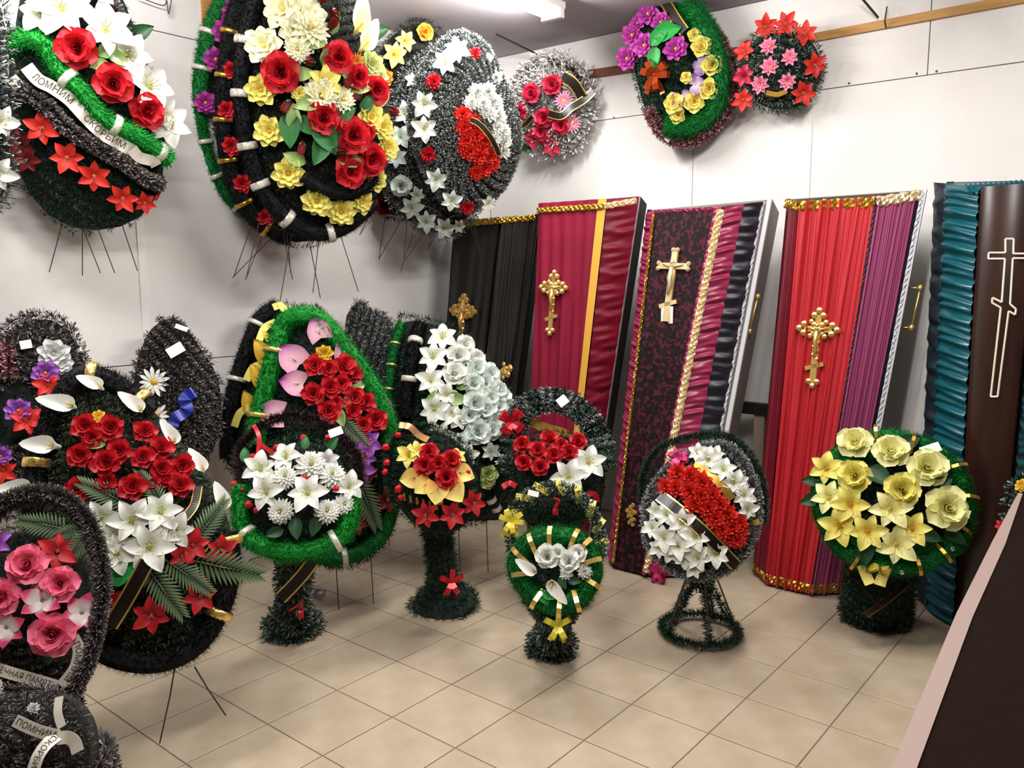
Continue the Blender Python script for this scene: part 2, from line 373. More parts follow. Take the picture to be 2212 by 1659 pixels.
        sp = FM(); t = MB().tube([(-.45, 0, .12), (-.1, 0, .4)], [.05, .03], 6); sp.add(np.array(t.v), t.f, C3(cc)); subs.append(('spadix', sp.mesh('spadix')))
    elif kind == 'leaf':
        V, F, S = petal(L=1.8, W=.95, e0=22, e1=-18, cup=.25, tip='point', nv=6, r0=-.8); heart.add(V, F, grad(S, a, b))
    elif kind == 'pansy':
        one(2, .6, L=1, W=1.1, e0=14, e1=0, cup=.1, tip='round', nv=5); one(3, 2.3, L=.85, W=.8, e0=18, e1=5, cup=.15, tip='round', nv=5); heart.add(*dome_c(.12, .12, cc))
    elif kind == 'palm':
        t = MB().tube([(-1, 0, .02), (0, 0, .14), (1, 0, .02)], [.022, .018, .008], 4); heart.add(np.array(t.v), t.f, C3(b))
        for i in range(15):
            s = i/14; x = -.75+1.7*s; LL = .66*(1-.55*abs(s-.35)); V, F, S = petal(L=LL, W=.08, e0=14, e1=-25, cup=.1, tip='point', nv=4, nu=2, r0=0)
            for sg in (-1, 1):
                Vr = rotz(V, sg*math.radians(62-38*s)); Vr = Vr+np.array([x, 0, .14*(1-x*x)]); heart.add(Vr, F, grad(S, a, b))
    r = (heart.mesh(kind), petals, subs); _tpl[key] = r; return r
NAMES = {'rose': 'rose', 'lily': 'lily', 'star': 'star_flower', 'trumpet': 'trumpet_flower', 'daisy': 'daisy', 'gerbera': 'gerbera', 'dahlia': 'dahlia', 'peony': 'peony', 'camellia': 'camellia',
         'carnation': 'carnation', 'mum': 'chrysanthemum', 'bud': 'rosebud', 'berry': 'berry_cluster', 'calla': 'calla_lily', 'anthurium': 'anthurium', 'leaf': 'leaf', 'pansy': 'pansy', 'palm': 'palm_frond'}
def put_flower(kind, cname, P, N, r, root, ang=None, X=None, lift=0.0):
    heart, petals, subs = template(kind, cname); z = nrm(N)
    if X is None:
        X = np.cross(z, rng.normal(size=3))
    x = nrm(X-z*(np.asarray(X) @ z)); y = np.cross(z, x); Q = np.asarray(P)+z*lift-org(root)
    M = Matrix(((x[0]*r, y[0]*r, z[0]*r, Q[0]), (x[1]*r, y[1]*r, z[1]*r, Q[1]), (x[2]*r, y[2]*r, z[2]*r, Q[2]), (0, 0, 0, 1)))
    o = link(NAMES[kind], heart, root, M)
    for nm, me, a, s, t in petals: link(nm, me, o, Matrix.Rotation(a, 4, 'Z') @ Matrix.Rotation(math.radians(t), 4, 'Y') @ Matrix.Scale(s, 4))
    for nm, me in subs: link(nm, me, o)
    return o
# ------------------------------------------------------------------ arrangements: a domed body in its own plane, flowers set on its surface
class Arr:
    def __init__(s, name, label, cat, where, n, outline, h=.12, group=None, base=None, ctr=None, body=True, body_mat=None, thick=.05):
        """where: ('d', depth) | ('x', value) | ('y', value) of the plane's middle; outline: traced rim, carried onto that plane."""
        o2 = np.array(outline, float); c = np.array(ctr, float) if ctr is not None else (o2.min(0)+o2.max(0))/2
        k, v = where
        s.O = at_d(c[0], c[1], v) if k == 'd' else at_ax(c[0], c[1], 0 if k == 'x' else 1, v)
        s.n = nrm(n); up = np.array([0, 0, 1.0]); s.v = nrm(up-s.n*(up @ s.n)); s.u = np.cross(s.v, s.n); s.h = h; s.d = depth(s.O)
        s.root = thing(name, label, cat, base if base is not None else s.O-s.n*thick*.5, group)
        P2 = np.array([s.uv(at_pl(x, y, s.O, s.n)) for x, y in outline]); s.P = smooth_path(P2, 6, True)
        a = np.arctan2(s.P[:, 1], s.P[:, 0]); i = np.argsort(a); s.a = a[i]; s.r = np.hypot(s.P[:, 0], s.P[:, 1])[i]
        s.a = np.concatenate([s.a-2*math.pi, s.a, s.a+2*math.pi]); s.r = np.tile(s.r, 3)
        if body: s.body(body_mat or DARK, thick)
    def uv(s, W): d = np.asarray(W)-s.O; return np.array([d @ s.u, d @ s.v])
    def rad(s, a): return np.interp(a, s.a, s.r)
    def rho(s, uv): return math.hypot(uv[0], uv[1])/max(1e-6, float(s.rad(math.atan2(uv[1], uv[0]))))
    def hgt(s, rho): return s.h*(1-min(1.0, rho)**2.2)
    def W(s, uv, lift=0): return s.O+s.u*uv[0]+s.v*uv[1]+s.n*(s.hgt(s.rho(uv))+lift)
    def at(s, px, py, lift=0.0):
        hh = s.h*.5
        for _ in range(5):
            uv = s.uv(at_pl(px, py, s.O+s.n*(hh+lift), s.n)); hh = s.hgt(s.rho(uv))
        P = s.W(uv, lift); e = .01; g = np.array([(s.hgt(s.rho(uv+d))-s.hgt(s.rho(uv-d)))/(2*e) for d in (np.array([e, 0]), np.array([0, e]))])
        N = nrm(s.n-s.u*g[0]*.6-s.v*g[1]*.6); return P, N
    def path(s, pts, lift=0.0, n=8, closed=False): return smooth_path([s.at(x, y, lift)[0] for x, y in pts], n, closed)
    def body(s, m, thick):
        K = 40; R = (0, .35, .6, .8, .93, 1.0); V = []; F = []
        for rho in R[1:]:
            for j in range(K):
                a = 2*math.pi*j/K; r = float(s.rad((a+math.pi) % (2*math.pi)-math.pi))*rho*.97; V.append(s.O+s.u*r*math.cos(a)+s.v*r*math.sin(a)+s.n*(s.hgt(rho)-.012))
        for j in range(K): V.append(V[-K]-s.n*thick) if j == 0 else V.append(V[4*K+j]-s.n*thick)
        c0 = len(V); V.append(s.O+s.n*(s.h-.012)); V.append(s.O-s.n*thick)
        for j in range(K):
            q = (j+1) % K; F.append((c0, j, q))
            for t in range(5): F.append((t*K+j, (t+1)*K+j, (t+1)*K+q, t*K+q))
            F.append((c0+1, 5*K+q, 5*K+j))
        mesh = mesh_np('backing', np.array(V)-org(s.root), F, m, smooth=True); link('backing', mesh, s.root)
    def ring(s, rho, lift=0.0, K=48, a0=0, a1=2*math.pi):
        out = []
        for j in range(K+1):
            a = a0+(a1-a0)*j/K; r = float(s.rad((a+math.pi) % (2*math.pi)-math.pi))*rho; out.append(s.O+s.u*r*math.cos(a)+s.v*r*math.sin(a)+s.n*(s.hgt(rho)+lift))
        return np.array(out)
    def fill(s, style='green', step=.035, dens=800, L=.03, w=.0045, name='tinsel', lo=.0, hi=1.0, pattern='rings', swirl=0.0, per=0, ang=35, pieces=True):
        """cover the dome with strands of tinsel; every strand is a part when it can be told apart"""
        R = float(np.mean(s.r)); paths = []
        if pattern == 'rings':
            k = max(2, int(R*(hi-lo)/step))
            for i in range(k+1):
                rho = lo+(hi-lo)*i/k
                if rho > .04: paths.append(s.ring(rho, .004, max(12, int(48*rho))))
        elif pattern == 'radial':
            for i in range(per):
                a = 2*math.pi*i/per; pp = []
                for j in range(12):
                    t = lo+(hi-lo)*j/11; aa = a+swirl*(t-.2); r = float(s.rad((aa+math.pi) % (2*math.pi)-math.pi))*t; pp.append(s.O+s.u*r*math.cos(aa)+s.v*r*math.sin(aa)+s.n*(s.hgt(t)+.02))
                paths.append(np.array(pp))
        else:      # rows across the face
            ca, sa = math.cos(math.radians(ang)), math.sin(math.radians(ang)); m = float(s.r.max()); k = int(2*m/step)
            for i in range(-k//2, k//2+1):
                pp = []
                for j in range(25):
                    q = -m+2*m*j/24; uv = np.array([q*ca-(i*step)*sa, q*sa+(i*step)*ca])
                    rr = s.rho(uv)
                    if lo <= rr <= hi: pp.append(s.W(uv, .006+.006*math.sin(q*9+i)))
                    elif pp and len(pp) > 2: paths.append(np.array(pp)); pp = []
                    else: pp = []
                if len(pp) > 2: paths.append(np.array(pp))
        if pieces:
            for p in paths: tinsel(name, [p], s.root, style, dens, L, w, up=s.n)
        else: tinsel(name, paths, s.root, style, dens, L, w, up=s.n, kind='stuff')
    def flowers(s, text, lift=.012, k=1.0):
        for item in text.replace('\n', ';').split(';'):
            q = item.split()
            if not q: continue
            kind, c = q[0].split(':')
            for t in q[1:]:
                f = [float(x) for x in t.split(',')]; P, N = s.at(f[0], f[1], lift); r = k*f[2]*depth(P)/FOC; X = None
                if len(f) > 3: a = math.radians(f[3]); X = s.u*math.cos(a)+s.v*math.sin(a)
                toc = nrm(EYE-P); N = nrm(N+toc*.35+rng.normal(size=3)*.10); r *= {'lily': 1.08, 'leaf': 1.3, 'bud': 1.25, 'mum': 1.08}.get(kind, 1)
                if kind == 'bud': N = nrm(N*.8+s.u*rng.normal()*.6+s.v*rng.normal()*.6)
                put_flower(kind, c, P, N, r, s.root, X=X)
    def ribbon(s, pts, wpx, m, lift=.02, name='ribbon', text=None, wav=.0, edge=None, face=None, tmat=None):
        P = s.path(pts, lift, 8); return strip(P, wpx*s.d/FOC, face if face is not None else s.n, m, s.root, name, text, wav, edge, tmat)
    def bands(s, pts_list, m=None, wpx=12, lpx=30, lift=.03):
        """gold bands that cross a wide boa: (x, y, angle)"""
        for x, y, a in pts_list:
            P, N = s.at(x, y, lift); a = math.radians(a); X = s.u*math.cos(a)+s.v*math.sin(a); L = lpx*s.d/FOC
            strip(np.array([P-X*L*.5-N*.012, P-X*L*.25+N*.006, P+N*.012, P+X*L*.25+N*.006, P+X*L*.5-N*.012]), wpx*s.d/FOC, N, m or GOLD, s.root, 'band')
    def tag(s, x, y, w=34, hh=22, ang=25, lift=.035, m=None):
        P, N = s.at(x, y, lift); a = math.radians(ang); N = nrm(N+nrm(EYE-P)); X = nrm(np.cross(np.cross(N, s.u*math.cos(a)+s.v*math.sin(a)), N)); Y = np.cross(N, X); k = s.d/FOC
        b = MB(); c = [P+X*sx*w*k/2+Y*sy*hh*k/2 for sx, sy in ((-1, -1), (1, -1), (1, 1), (-1, 1))]; b.hexa([q-N*.0008 for q in c]+[q+N*.0008 for q in c]); b.build('price_tag', m or PAPER, s.root)
    def wires(s, segs, lift=-.02, r=.0022):
        for g in segs:
            MB().tube([s.at(x, y, lift)[0] for x, y in g], r, 5).build('wire_leg', WIRE, s.root)
    def feet(s, pts):
        for x, y in pts:
            P, _ = s.at(x, y, -.03); Q = np.array([P[0]+s.n[0]*.05, P[1]+s.n[1]*.05, .003]); MB().tube([P, Q], .0025, 5).build('wire_leg', WIRE, s.root)
    def bow(s, x, y, rpx, m, n=6, lift=.03): 
        P, N = s.at(x, y, lift); bow(P, nrm(N+nrm(EYE-P)*.5), rpx*s.d/FOC, m, s.root, n)
def bow(P, N, r, m, root, n=6):
    b = MB(); e1 = nrm(np.cross(N, (.3, .2, .9))); e2 = np.cross(N, e1)
    for i in range(n):
        a = 2*math.pi*i/n+.3*(i % 2); D = e1*math.cos(a)+e2*math.sin(a); S = np.cross(N, D)*r*.2; V = []
        for t in range(7):
            q = t/6*math.pi; c = P+D*r*(.5-.5*math.cos(q*2)*1.0 if t in (0, 6) else math.sin(q))*1.0+N*r*(.35*math.sin(q*2)+.25); V += [c-S, c+S]
        b.add(V, [(2*t, 2*t+1, 2*t+3, 2*t+2) for t in range(6)])
    b.ball(P+N*r*.2, r*.16, 6)
    for sg in (-1, 1):
        D = nrm(-np.array([0, 0, 1.])+e1*sg*.5); S = np.cross(N, D)*r*.16; V = []
        for t in range(4): c = P+D*r*1.25*t/3+N*(.15*r*math.sin(t*2)+.1*r); V += [c-S, c+S]
        b.add(V, [(2*t, 2*t+1, 2*t+3, 2*t+2) for t in range(3)])
    return b.build('bow', m, root)
def strip(P, w, face, m, root, name='ribbon', text=None, wav=0.0, edge=None, tmat=None, thick=.0008):
    P = np.asarray(P, float); T = tangents(P); n = len(P); F3 = np.broadcast_to(np.asarray(face, float), (n, 3)); S = np.cross(F3, T); S /= np.maximum(1e-9, np.linalg.norm(S, axis=1))[:, None]
    N = np.cross(T, S); Q = P+N*(wav*np.sin(np.arange(n)*.9))[:, None]
    V = np.concatenate([Q-S*w/2-N*thick, Q+S*w/2-N*thick, Q+S*w/2+N*thick, Q-S*w/2+N*thick]); F = []
    for i in range(n-1):
        for a in range(4): b = (a+1) % 4; F.append((a*n+i, b*n+i, b*n+i+1, a*n+i+1))
    F += [(0, 3*n, 2*n, n), (n-1, 2*n-1, 3*n-1, 4*n-1)]
    o = link(name, mesh_np(name, V-org(root), F, m), root)
    if edge is not None:
        for sg in (-1, 1):
            b = MB(); A = Q+S*sg*w*.40+N*(thick*1.5+.0006); B = Q+S*sg*w*.52+N*(thick*1.5+.0006); b.add(list(A)+list(B), [(i, i+1, n+i+1, n+i) for i in range(n-1)])
            me = mesh_np('gold_edge', np.array(b.v)-org(root), b.f, edge); link('gold_edge', me, o)
    if text:
        cu = bpy.data.curves.new('t', 'FONT'); cu.body = text; cu.size = 1; cu.align_x = 'CENTER'; cu.align_y = 'CENTER'; cu.resolution_u = 3
        to = bpy.data.objects.new('t', cu); col.objects.link(to); bpy.context.view_layer.update()
        me = bpy.data.meshes.new_from_object(to); tv = np.array([v.co[:] for v in me.vertices]); tf = [tuple(p.vertices) for p in me.polygons]
        bpy.data.objects.remove(to); bpy.data.curves.remove(cu); bpy.data.meshes.remove(me)
        if len(tv):
            tot = arclen(Q)[-1]; sc = min(w*.72, tot*.92/max(.01, np.ptp(tv[:, 0]))); t = tv[:, 0]*sc+tot/2; q, tt = sample_path(Q, t)
            i = np.clip(np.searchsorted(arclen(Q), t)-1, 0, n-2); Z = q+S[i]*(tv[:, 1]*sc)[:, None]+N[i]*(thick+.0012)
            link('lettering', mesh_np('lettering', Z-org(root), tf, tmat or INK), o)
    return o
def spiral(A, B, prof, turns, n=160):
    """a strand wound round the axis A-B; prof: list of (t, radius)"""
    A, B = np.asarray(A, float), np.asarray(B, float); D = nrm(B-A); e1 = nrm(np.cross(D, (1, .1, 0))); e2 = np.cross(D, e1); t = np.linspace(0, 1, n)
    r = np.interp(t, [p[0] for p in prof], [p[1] for p in prof]); a = t*turns*2*math.pi
    return A+(B-A)*t[:, None]+e1*(r*np.cos(a))[:, None]+e2*(r*np.sin(a))[:, None]
def pedestal(root, base, top, prof, turns=14, style='green', dens=900, L=.028, name='stem'):
    A, B = np.asarray(base, float), np.asarray(top, float); D = nrm(B-A); e1 = nrm(np.cross(D, (1, .1, 0))); e2 = np.cross(D, e1); K = 14; V = []; F = []
    for t, r in prof:
        for j in range(K): a = 2*math.pi*j/K; V.append(A+(B-A)*t+e1*r*.9*math.cos(a)+e2*r*.9*math.sin(a))
    for i in range(len(prof)-1):
        for j in range(K): F.append((i*K+j, i*K+(j+1) % K, (i+1)*K+(j+1) % K, (i+1)*K+j))
    F += [tuple(range(K))[::-1], tuple((len(prof)-1)*K+j for j in range(K))]
    o = link(name, mesh_np(name, np.array(V)-org(root), F, DARK, smooth=True), root)
    V, F, Cc = needle_arrays([spiral(A, B, prof, turns)], dens, L, .0045, style); q = link('tinsel', mesh_np('tinsel', V-org(root), F, NEEDLE, Cc), root)
    return o

# ------------------------------------------------------------------ the room
def struct(o): o['kind'] = 'structure'; return o
WALL = mat('wall_board', 0xE4E1DE, .85, noise=(0xECEAE8, 3.0, 4, .35, .7), rand=.012)
DIM = mat('far_wall', 0x8E8780, .9)
CEIL = mat('ceiling_board', 0x9C969C, .9, noise=(0xA8A2A6, 2.0, 4, .3, .7))
TILE = mat('floor_tile', 0xA6967F, .45, noise=(0xB2A490, 7.0, 6, .35, .65), rand=.035)
GROUT = mat('grout', 0x85796C, .9)
PINE = mat('pine_lath', 0xC99A5A, .6, noise=(0xB27F42, 5.0, 5, .35, .7), stretch=(1, 12, 12))
BROWNLATH = mat('painted_lath', 0x7A4630, .6)
WHITEP = mat('white_strip', 0xEDEAE6, .6)
fl = struct(MB().box((XL-.1, YF, -.06), (XR, YB+.1, -.004)).build('floor', GROUT))
S = .31; OX, OY = 2.7327, -2.2075
tile_me = {}
def tile(x0, x1, y0, y1):
    k = (round(x1-x0, 3), round(y1-y0, 3))
    if k not in tile_me:
        a, b = k; g = .0022; e = .002
        lo = [(g, g, -.006), (a-g, g, -.006), (a-g, b-g, -.006), (g, b-g, -.006)]; md = [(x, y, -.0012) for x, y, _ in lo]; tp = [(g+e, g+e, 0), (a-g-e, g+e, 0), (a-g-e, b-g-e, 0), (g+e, b-g-e, 0)]
        F = [(8, 9, 10, 11)]
        for j in range(4): q = (j+1) % 4; F += [(j, q, 4+q, 4+j), (4+j, 4+q, 8+q, 8+j)]
        tile_me[k] = mesh_np('tile', lo+md+tp, F, TILE)
    link('tile', tile_me[k], fl, Matrix.Translation((x0, y0, 0)))
i0 = math.floor((XL+OX)/S); nt = 0
for i in range(i0, i0+17):
    for j in range(-8, 10):
        x0, x1 = max(XL, i*S-OX), (i+1)*S-OX; y1, y0 = min(YB, -j*S-OY), -(j+1)*S-OY
        if x1-x0 > .02 and y1-y0 > .02 and y0 > -.6: tile(x0, x1, y0, y1); nt += 1
struct(MB().box((XL-.1, YF, ZC), (XR, YB+.1, ZC+.08)).build('ceiling', CEIL))
wl = struct(MB().box((XL-.1, YF, 0), (XL-.012, YB+.1, ZC)).build('wall_left', mat('seam_dark', 0x6E6862, .9)))
wb = struct(MB().box((XL-.1, YB+.012, 0), (XR, YB+.1, ZC)).build('wall_back', MATS['seam_dark']))
struct(MB().box((XR, YF, 0), (XR+.1, YB+.1, ZC)).build('wall_right', DIM)); struct(MB().box((XL-.1, YF-.1, 0), (XR+.1, YF, ZC)).build('wall_front', DIM))
def panels(root, ax, cuts_h, cuts_z, gap=.0025):
    for (z0, z1), hs in zip(zip(cuts_z[:-1], cuts_z[1:]), cuts_h):
        for a, b in zip(hs[:-1], hs[1:]):
            bx = MB()
            if ax == 0: bx.box((XL-.012, a+gap, z0+gap), (XL, b-gap, z1-gap))
            else: bx.box((a+gap, YB, z0+gap), (b-gap, YB+.012, z1-gap))
            bx.build('panel', WALL, root)
zl1, zl2 = float(at_ax(350, 783, 0, XL)[2]), float(at_ax(360, 72, 0, XL)[2]); yl = float(at_ax(306, 560, 0, XL)[1])
panels(wl, 0, [[YF, -1.2, yl, YB], [YF, -.6, yl, YB], [YF, 0, float(at_ax(449, 60, 0, XL)[1]), YB]], [0, zl1, zl2, ZC])
zb = float(at_ax(1500, 232, 1, YB)[2]); xb1 = float(at_ax(1497, 345, 1, YB)[0]); xb2 = float(at_ax(2008, 80, 1, YB)[0]); xb3 = float(at_ax(1744, 320, 1, YB)[0])
panels(wb, 1, [[XL, xb1, xb3, xb3+1.25, XR], [XL, xb2-1.25, xb2, xb2+1.25, XR]], [0, zb, ZC])
def strut(name, a, b, m, root=None): return MB().box(a, b).build(name, m, root)
strut('cover_strip', (XL, yl-.018, .02), (XL+.006, yl+.018, zl2-.02), WHITEP, wl)
strut('cover_strip', (xb3-.022, YB-.006, .02), (xb3+.022, YB, zb-.01), WHITEP, wb)
def lath(name, label, p0, p1, h, m, ax):
    b = MB(); v = YB if ax == 1 else XL; a0, a1 = at_ax(*p0, ax, v), at_ax(*p1, ax, v)
    if ax == 1: b.hexa([(a0[0], YB-.02, a0[2]-h/2), (a1[0], YB-.02, a1[2]-h/2), (a1[0], YB, a1[2]-h/2), (a0[0], YB, a0[2]-h/2), (a0[0], YB-.02, a0[2]+h/2), (a1[0], YB-.02, a1[2]+h/2), (a1[0], YB, a1[2]+h/2), (a0[0], YB, a0[2]+h/2)])
    o = b.build(name, m); o['label'] = label; o['category'] = 'lath'; return o
lath('wooden_lath', 'long bare pine lath fixed along the top of the back wall', (1600, 112), (2400, -38), .042, PINE, 1)
lath('wooden_lath', 'short brown painted lath behind the purple flower wreath', (1230, 168), (1599, 112), .05, BROWNLATH, 1)
y0 = float(at_ax(447, 50, 0, XL)[1]); o = MB().box((XL, y0-.03, 2.62), (XL+.012, y0+.04, ZC)).build('wooden_lath', PINE); o['label'] = 'upright pine lath on the left wall beside the big wreaths'; o['category'] = 'lath'
# nails, rods and hooks
def rod(pts, r, label, name='steel_rod', cat='rod'):
    o = MB().tube(pts, r, 6).build(name, WIRE); o['label'] = label; o['category'] = cat; return o
rod([at_ax(1183, 128, 1, YB-.02), at_d(1072, 74, depth(at_ax(1183, 128, 1, YB))-.35)], .006, 'steel rod sticking out of the wall above the pink and white wreath')
rod([at_ax(1897, 38, 1, YB-.025), at_ax(1860, -6, 1, YB-.12)], .006, 'steel rod rising from the top of the pine lath')
rod([at_ax(1914, 61, 1, YB-.024), at_ax(1911, 45, 1, YB-.05), at_ax(1916, 14, 1, YB-.05)], .004, 'bent nail hooked over the pine lath', 'hook_nail', 'nail')
rod(smooth_path([at_ax(x, y, 0, XL+.04) for x, y in ((300, -6), (352, 12), (360, 0), (364, 30), (371, -5))], 5), .0025, 'bent wire hanging on the left wall under the ceiling', 'bent_wire', 'wire')
for k, (x, y) in enumerate(((1834, 180), (1980, 159), (2023, 154), (1326, 254))):
    P = at_ax(x, y, 1, YB-.001); MB().ball(P, .006, 6, (1, .4, 1)).build('screw_head', WIRE, wb)
# ceiling fittings
TUBE = mat('lit_tube', 0xFFF6EA, .4, emit=2.2); HOUS = mat('lamp_housing', 0xE8E6E2, .4)
for k, (x, y) in enumerate(LAMPS):
    L = 1.25; lab = ['fluorescent ceiling fitting whose end shows at the top of the picture', 'fluorescent ceiling fitting above the left wall wreaths out of frame', 'fluorescent ceiling fitting above the coffins out of frame', 'fluorescent ceiling fitting above the counter out of frame', 'fluorescent ceiling fitting behind the camera'][k]
    r = thing('ceiling_light', lab, 'ceiling light', (x, y, ZC), 'fluorescent ceiling fittings')
    b = MB().box((x-.075, y-L/2, ZC-.035), (x+.075, y+L/2, ZC)); b.build('housing', HOUS, r)
    for sg in (-1, 1):
        MB().tube([(x+sg*.04, y-L/2+.03, ZC-.06), (x+sg*.04, y+L/2-.03, ZC-.06)], .014, 10).build('tube', TUBE, r, True)
        MB().box((x-.07, y+sg*(L/2-.02)-.015, ZC-.085), (x+.07, y+sg*(L/2-.02)+.015, ZC-.03)).build('end_cap', HOUS, r)
    for sg in (-1, 1):      # bare tubes shine sideways as well as down
        ld = bpy.data.lights.new('tube_light', 'AREA'); ld.shape = 'RECTANGLE'; ld.size = .06; ld.size_y = L-.1; ld.energy = LAMP_W/2; ld.color = (1.0, .965, .92)
        lo = bpy.data.objects.new('tube_light', ld); col.objects.link(lo); lo.parent = r; lo.location = (sg*.075, 0, -.085); lo.rotation_euler = (0, -sg*math.radians(52), 0)
# counter
ct = thing('counter', 'dark brown shop counter with a pale pink edge strip', 'counter', (.4, 1.2, 0))
ZT = .9
pe = [(-.235, .55), (-.269, 1.165), (-.316, 1.791), (-.346, 2.35), (-.373, 2.93)]
BRN = mat('brown_laminate', 0x1C0E08, .8, noise=(0x150A06, 30.0, 4, .3, .7), inp={'Specular IOR Level': .05}); PNK = mat('pink_edging', 0x968078, .6)
pin = [(x+.008+.017*(i < 4), y) for i, (x, y) in enumerate(pe)]
b = MB(); n = len(pe); top = [(-.21, -1.2)]+[(x+.001, y) for x, y in pe]+[(.2, 3.02), (.95, 3.02), (.95, -1.2)]
q = len(top); b.add([(x, y, ZT-.035) for x, y in top]+[(x, y, ZT) for x, y in top], [tuple(range(q))[::-1], tuple(range(q, 2*q))]+[(i, (i+1) % q, q+(i+1) % q, q+i) for i in range(q)]); b.build('worktop', BRN, ct)
b = MB(); A = [(-.21, -1.2)]+pe; B = [(-.185, -1.2)]+pin
for i in range(len(A)-1): b.hexa([(*A[i], ZT), (*B[i], ZT), (*B[i+1], ZT), (*A[i+1], ZT), (*A[i], ZT+.003), (*B[i], ZT+.003), (*B[i+1], ZT+.003), (*A[i+1], ZT+.003)])
for i in range(len(A)-1): b.hexa([(A[i][0]-.004, A[i][1], ZT-.035), (*A[i], ZT-.035), (*A[i+1], ZT-.035), (A[i+1][0]-.004, A[i+1][1], ZT-.035), (A[i][0]-.004, A[i][1], ZT+.003), (*A[i], ZT+.003), (*A[i+1], ZT+.003), (A[i+1][0]-.004, A[i+1][1], ZT+.003)])
b.build('edge_strip', PNK, ct)
MB().box((-.12, -1.1, 0), (.9, 2.9, ZT-.035)).build('carcass', BRN, ct)
# ------------------------------------------------------------------ coffins standing against the back wall
def patch(name, c00, c10, c11, c01, nu, nv, disp, m, root, smooth=True, parent=None, out=None):
    """grid between four corners (s along 00-10, t along 00-01) pushed out by disp(s, t)"""
    c00, c10, c11, c01 = [np.asarray(c, float) for c in (c00, c10, c11, c01)]; N = nrm(np.cross(c10-c00, c01-c00))
    if out is not None and N @ out < 0: N = -N
    s = np.linspace(0, 1, nu+1); t = np.linspace(0, 1, nv+1); SS, TT = np.meshgrid(s, t); B = ((1-SS)*(1-TT))[..., None]*c00+(SS*(1-TT))[..., None]*c10+(SS*TT)[..., None]*c11+((1-SS)*TT)[..., None]*c01
    if disp is not None: B = B+disp(SS, TT)[..., None]*N
    V = B.reshape(-1, 3); i, j = np.meshgrid(np.arange(nv), np.arange(nu), indexing='ij'); a = (i*(nu+1)+j).ravel(); F = np.stack([a, a+1, a+nu+2, a+nu+1], 1)
    o = link(name, mesh_np(name, V-org(root), F, m, smooth=smooth), parent or root); return o
def lerp(a, b, t): return np.asarray(a)*(1-t)+np.asarray(b)*t
def wav(a, b, k=0): return lambda s, t: a*np.sin(b*t*6.283+2.2*np.sin(s*3+t*b*.7+k))*(.4+.6*np.sin(s*3.14))
def ruche(amp, n, seed=0):
    r = np.random.default_rng(seed); ph = r.uniform(0, 6.28, 6)
    def f(s, t):
        z = 0
        for i in range(4): z = z+np.sin(6.283*n*(.55+.3*i)*t+ph[i]+(.7+.5*i)*np.sin(2.2*s+ph[i]*1.7)+.5*i*s)/(1+.5*i)
        return amp*(1.3+.62*z)*(.45+.55*np.sin(np.clip(s, 0, 1)*3.1416))
    return f
def pleat(amp, n, seed=0):
    r = np.random.default_rng(seed); xs = np.sort(r.uniform(0, 1, n)); 
    def f(s, t):
        z = 0
        for i, x in enumerate(xs): z = z+np.exp(-((s-x-.03*np.sin(t*3+i))/.018)**2)*(.5+.5*((i*7) % 5)/4)
        return amp*z
    return f
def folds(amp, seed=0):
    r = np.random.default_rng(seed); k = r.uniform(2, 7, 5); p = r.uniform(0, 6, 5)
    return lambda s, t: amp*(2.0+.8*sum(np.sin(k[i]*6.28*(s*.8+.12*t*(i-2))+p[i])*np.exp(-((t-.35-.1*i)/.35)**2) for i in range(5)))
def trim(A, B, w, out, m, root, name='gold_trim', beads=0, seed=0, amp=.004, parent=None):
    """a braid from A to B, raised and uneven"""
    A, B, out = np.asarray(A), np.asarray(B), nrm(out); L = np.linalg.norm(B-A); D = nrm(B-A); S = nrm(np.cross(out, D)); nu = max(12, int(L/.008)); r = np.random.default_rng(seed)
    V = []; F = []; Wd = (-.5, -.3, 0, .3, .5)
    for i in range(nu+1):
        t = i/nu
        for k, q in enumerate(Wd):
            hgt = .003+(amp*(1.2+math.sin(i*1.55+k*2.1))+r.uniform(-.3, .5)*amp)*(1 if abs(q) < .4 else .2); V.append(A+D*L*t+S*w*(q+.06*math.sin(i*.9))+out*hgt)
    for i in range(nu):
        for k in range(4): a = i*5+k; F.append((a, a+1, a+6, a+5))
    return link(name, mesh_np(name, np.array(V)-org(root), F, m), parent or root)
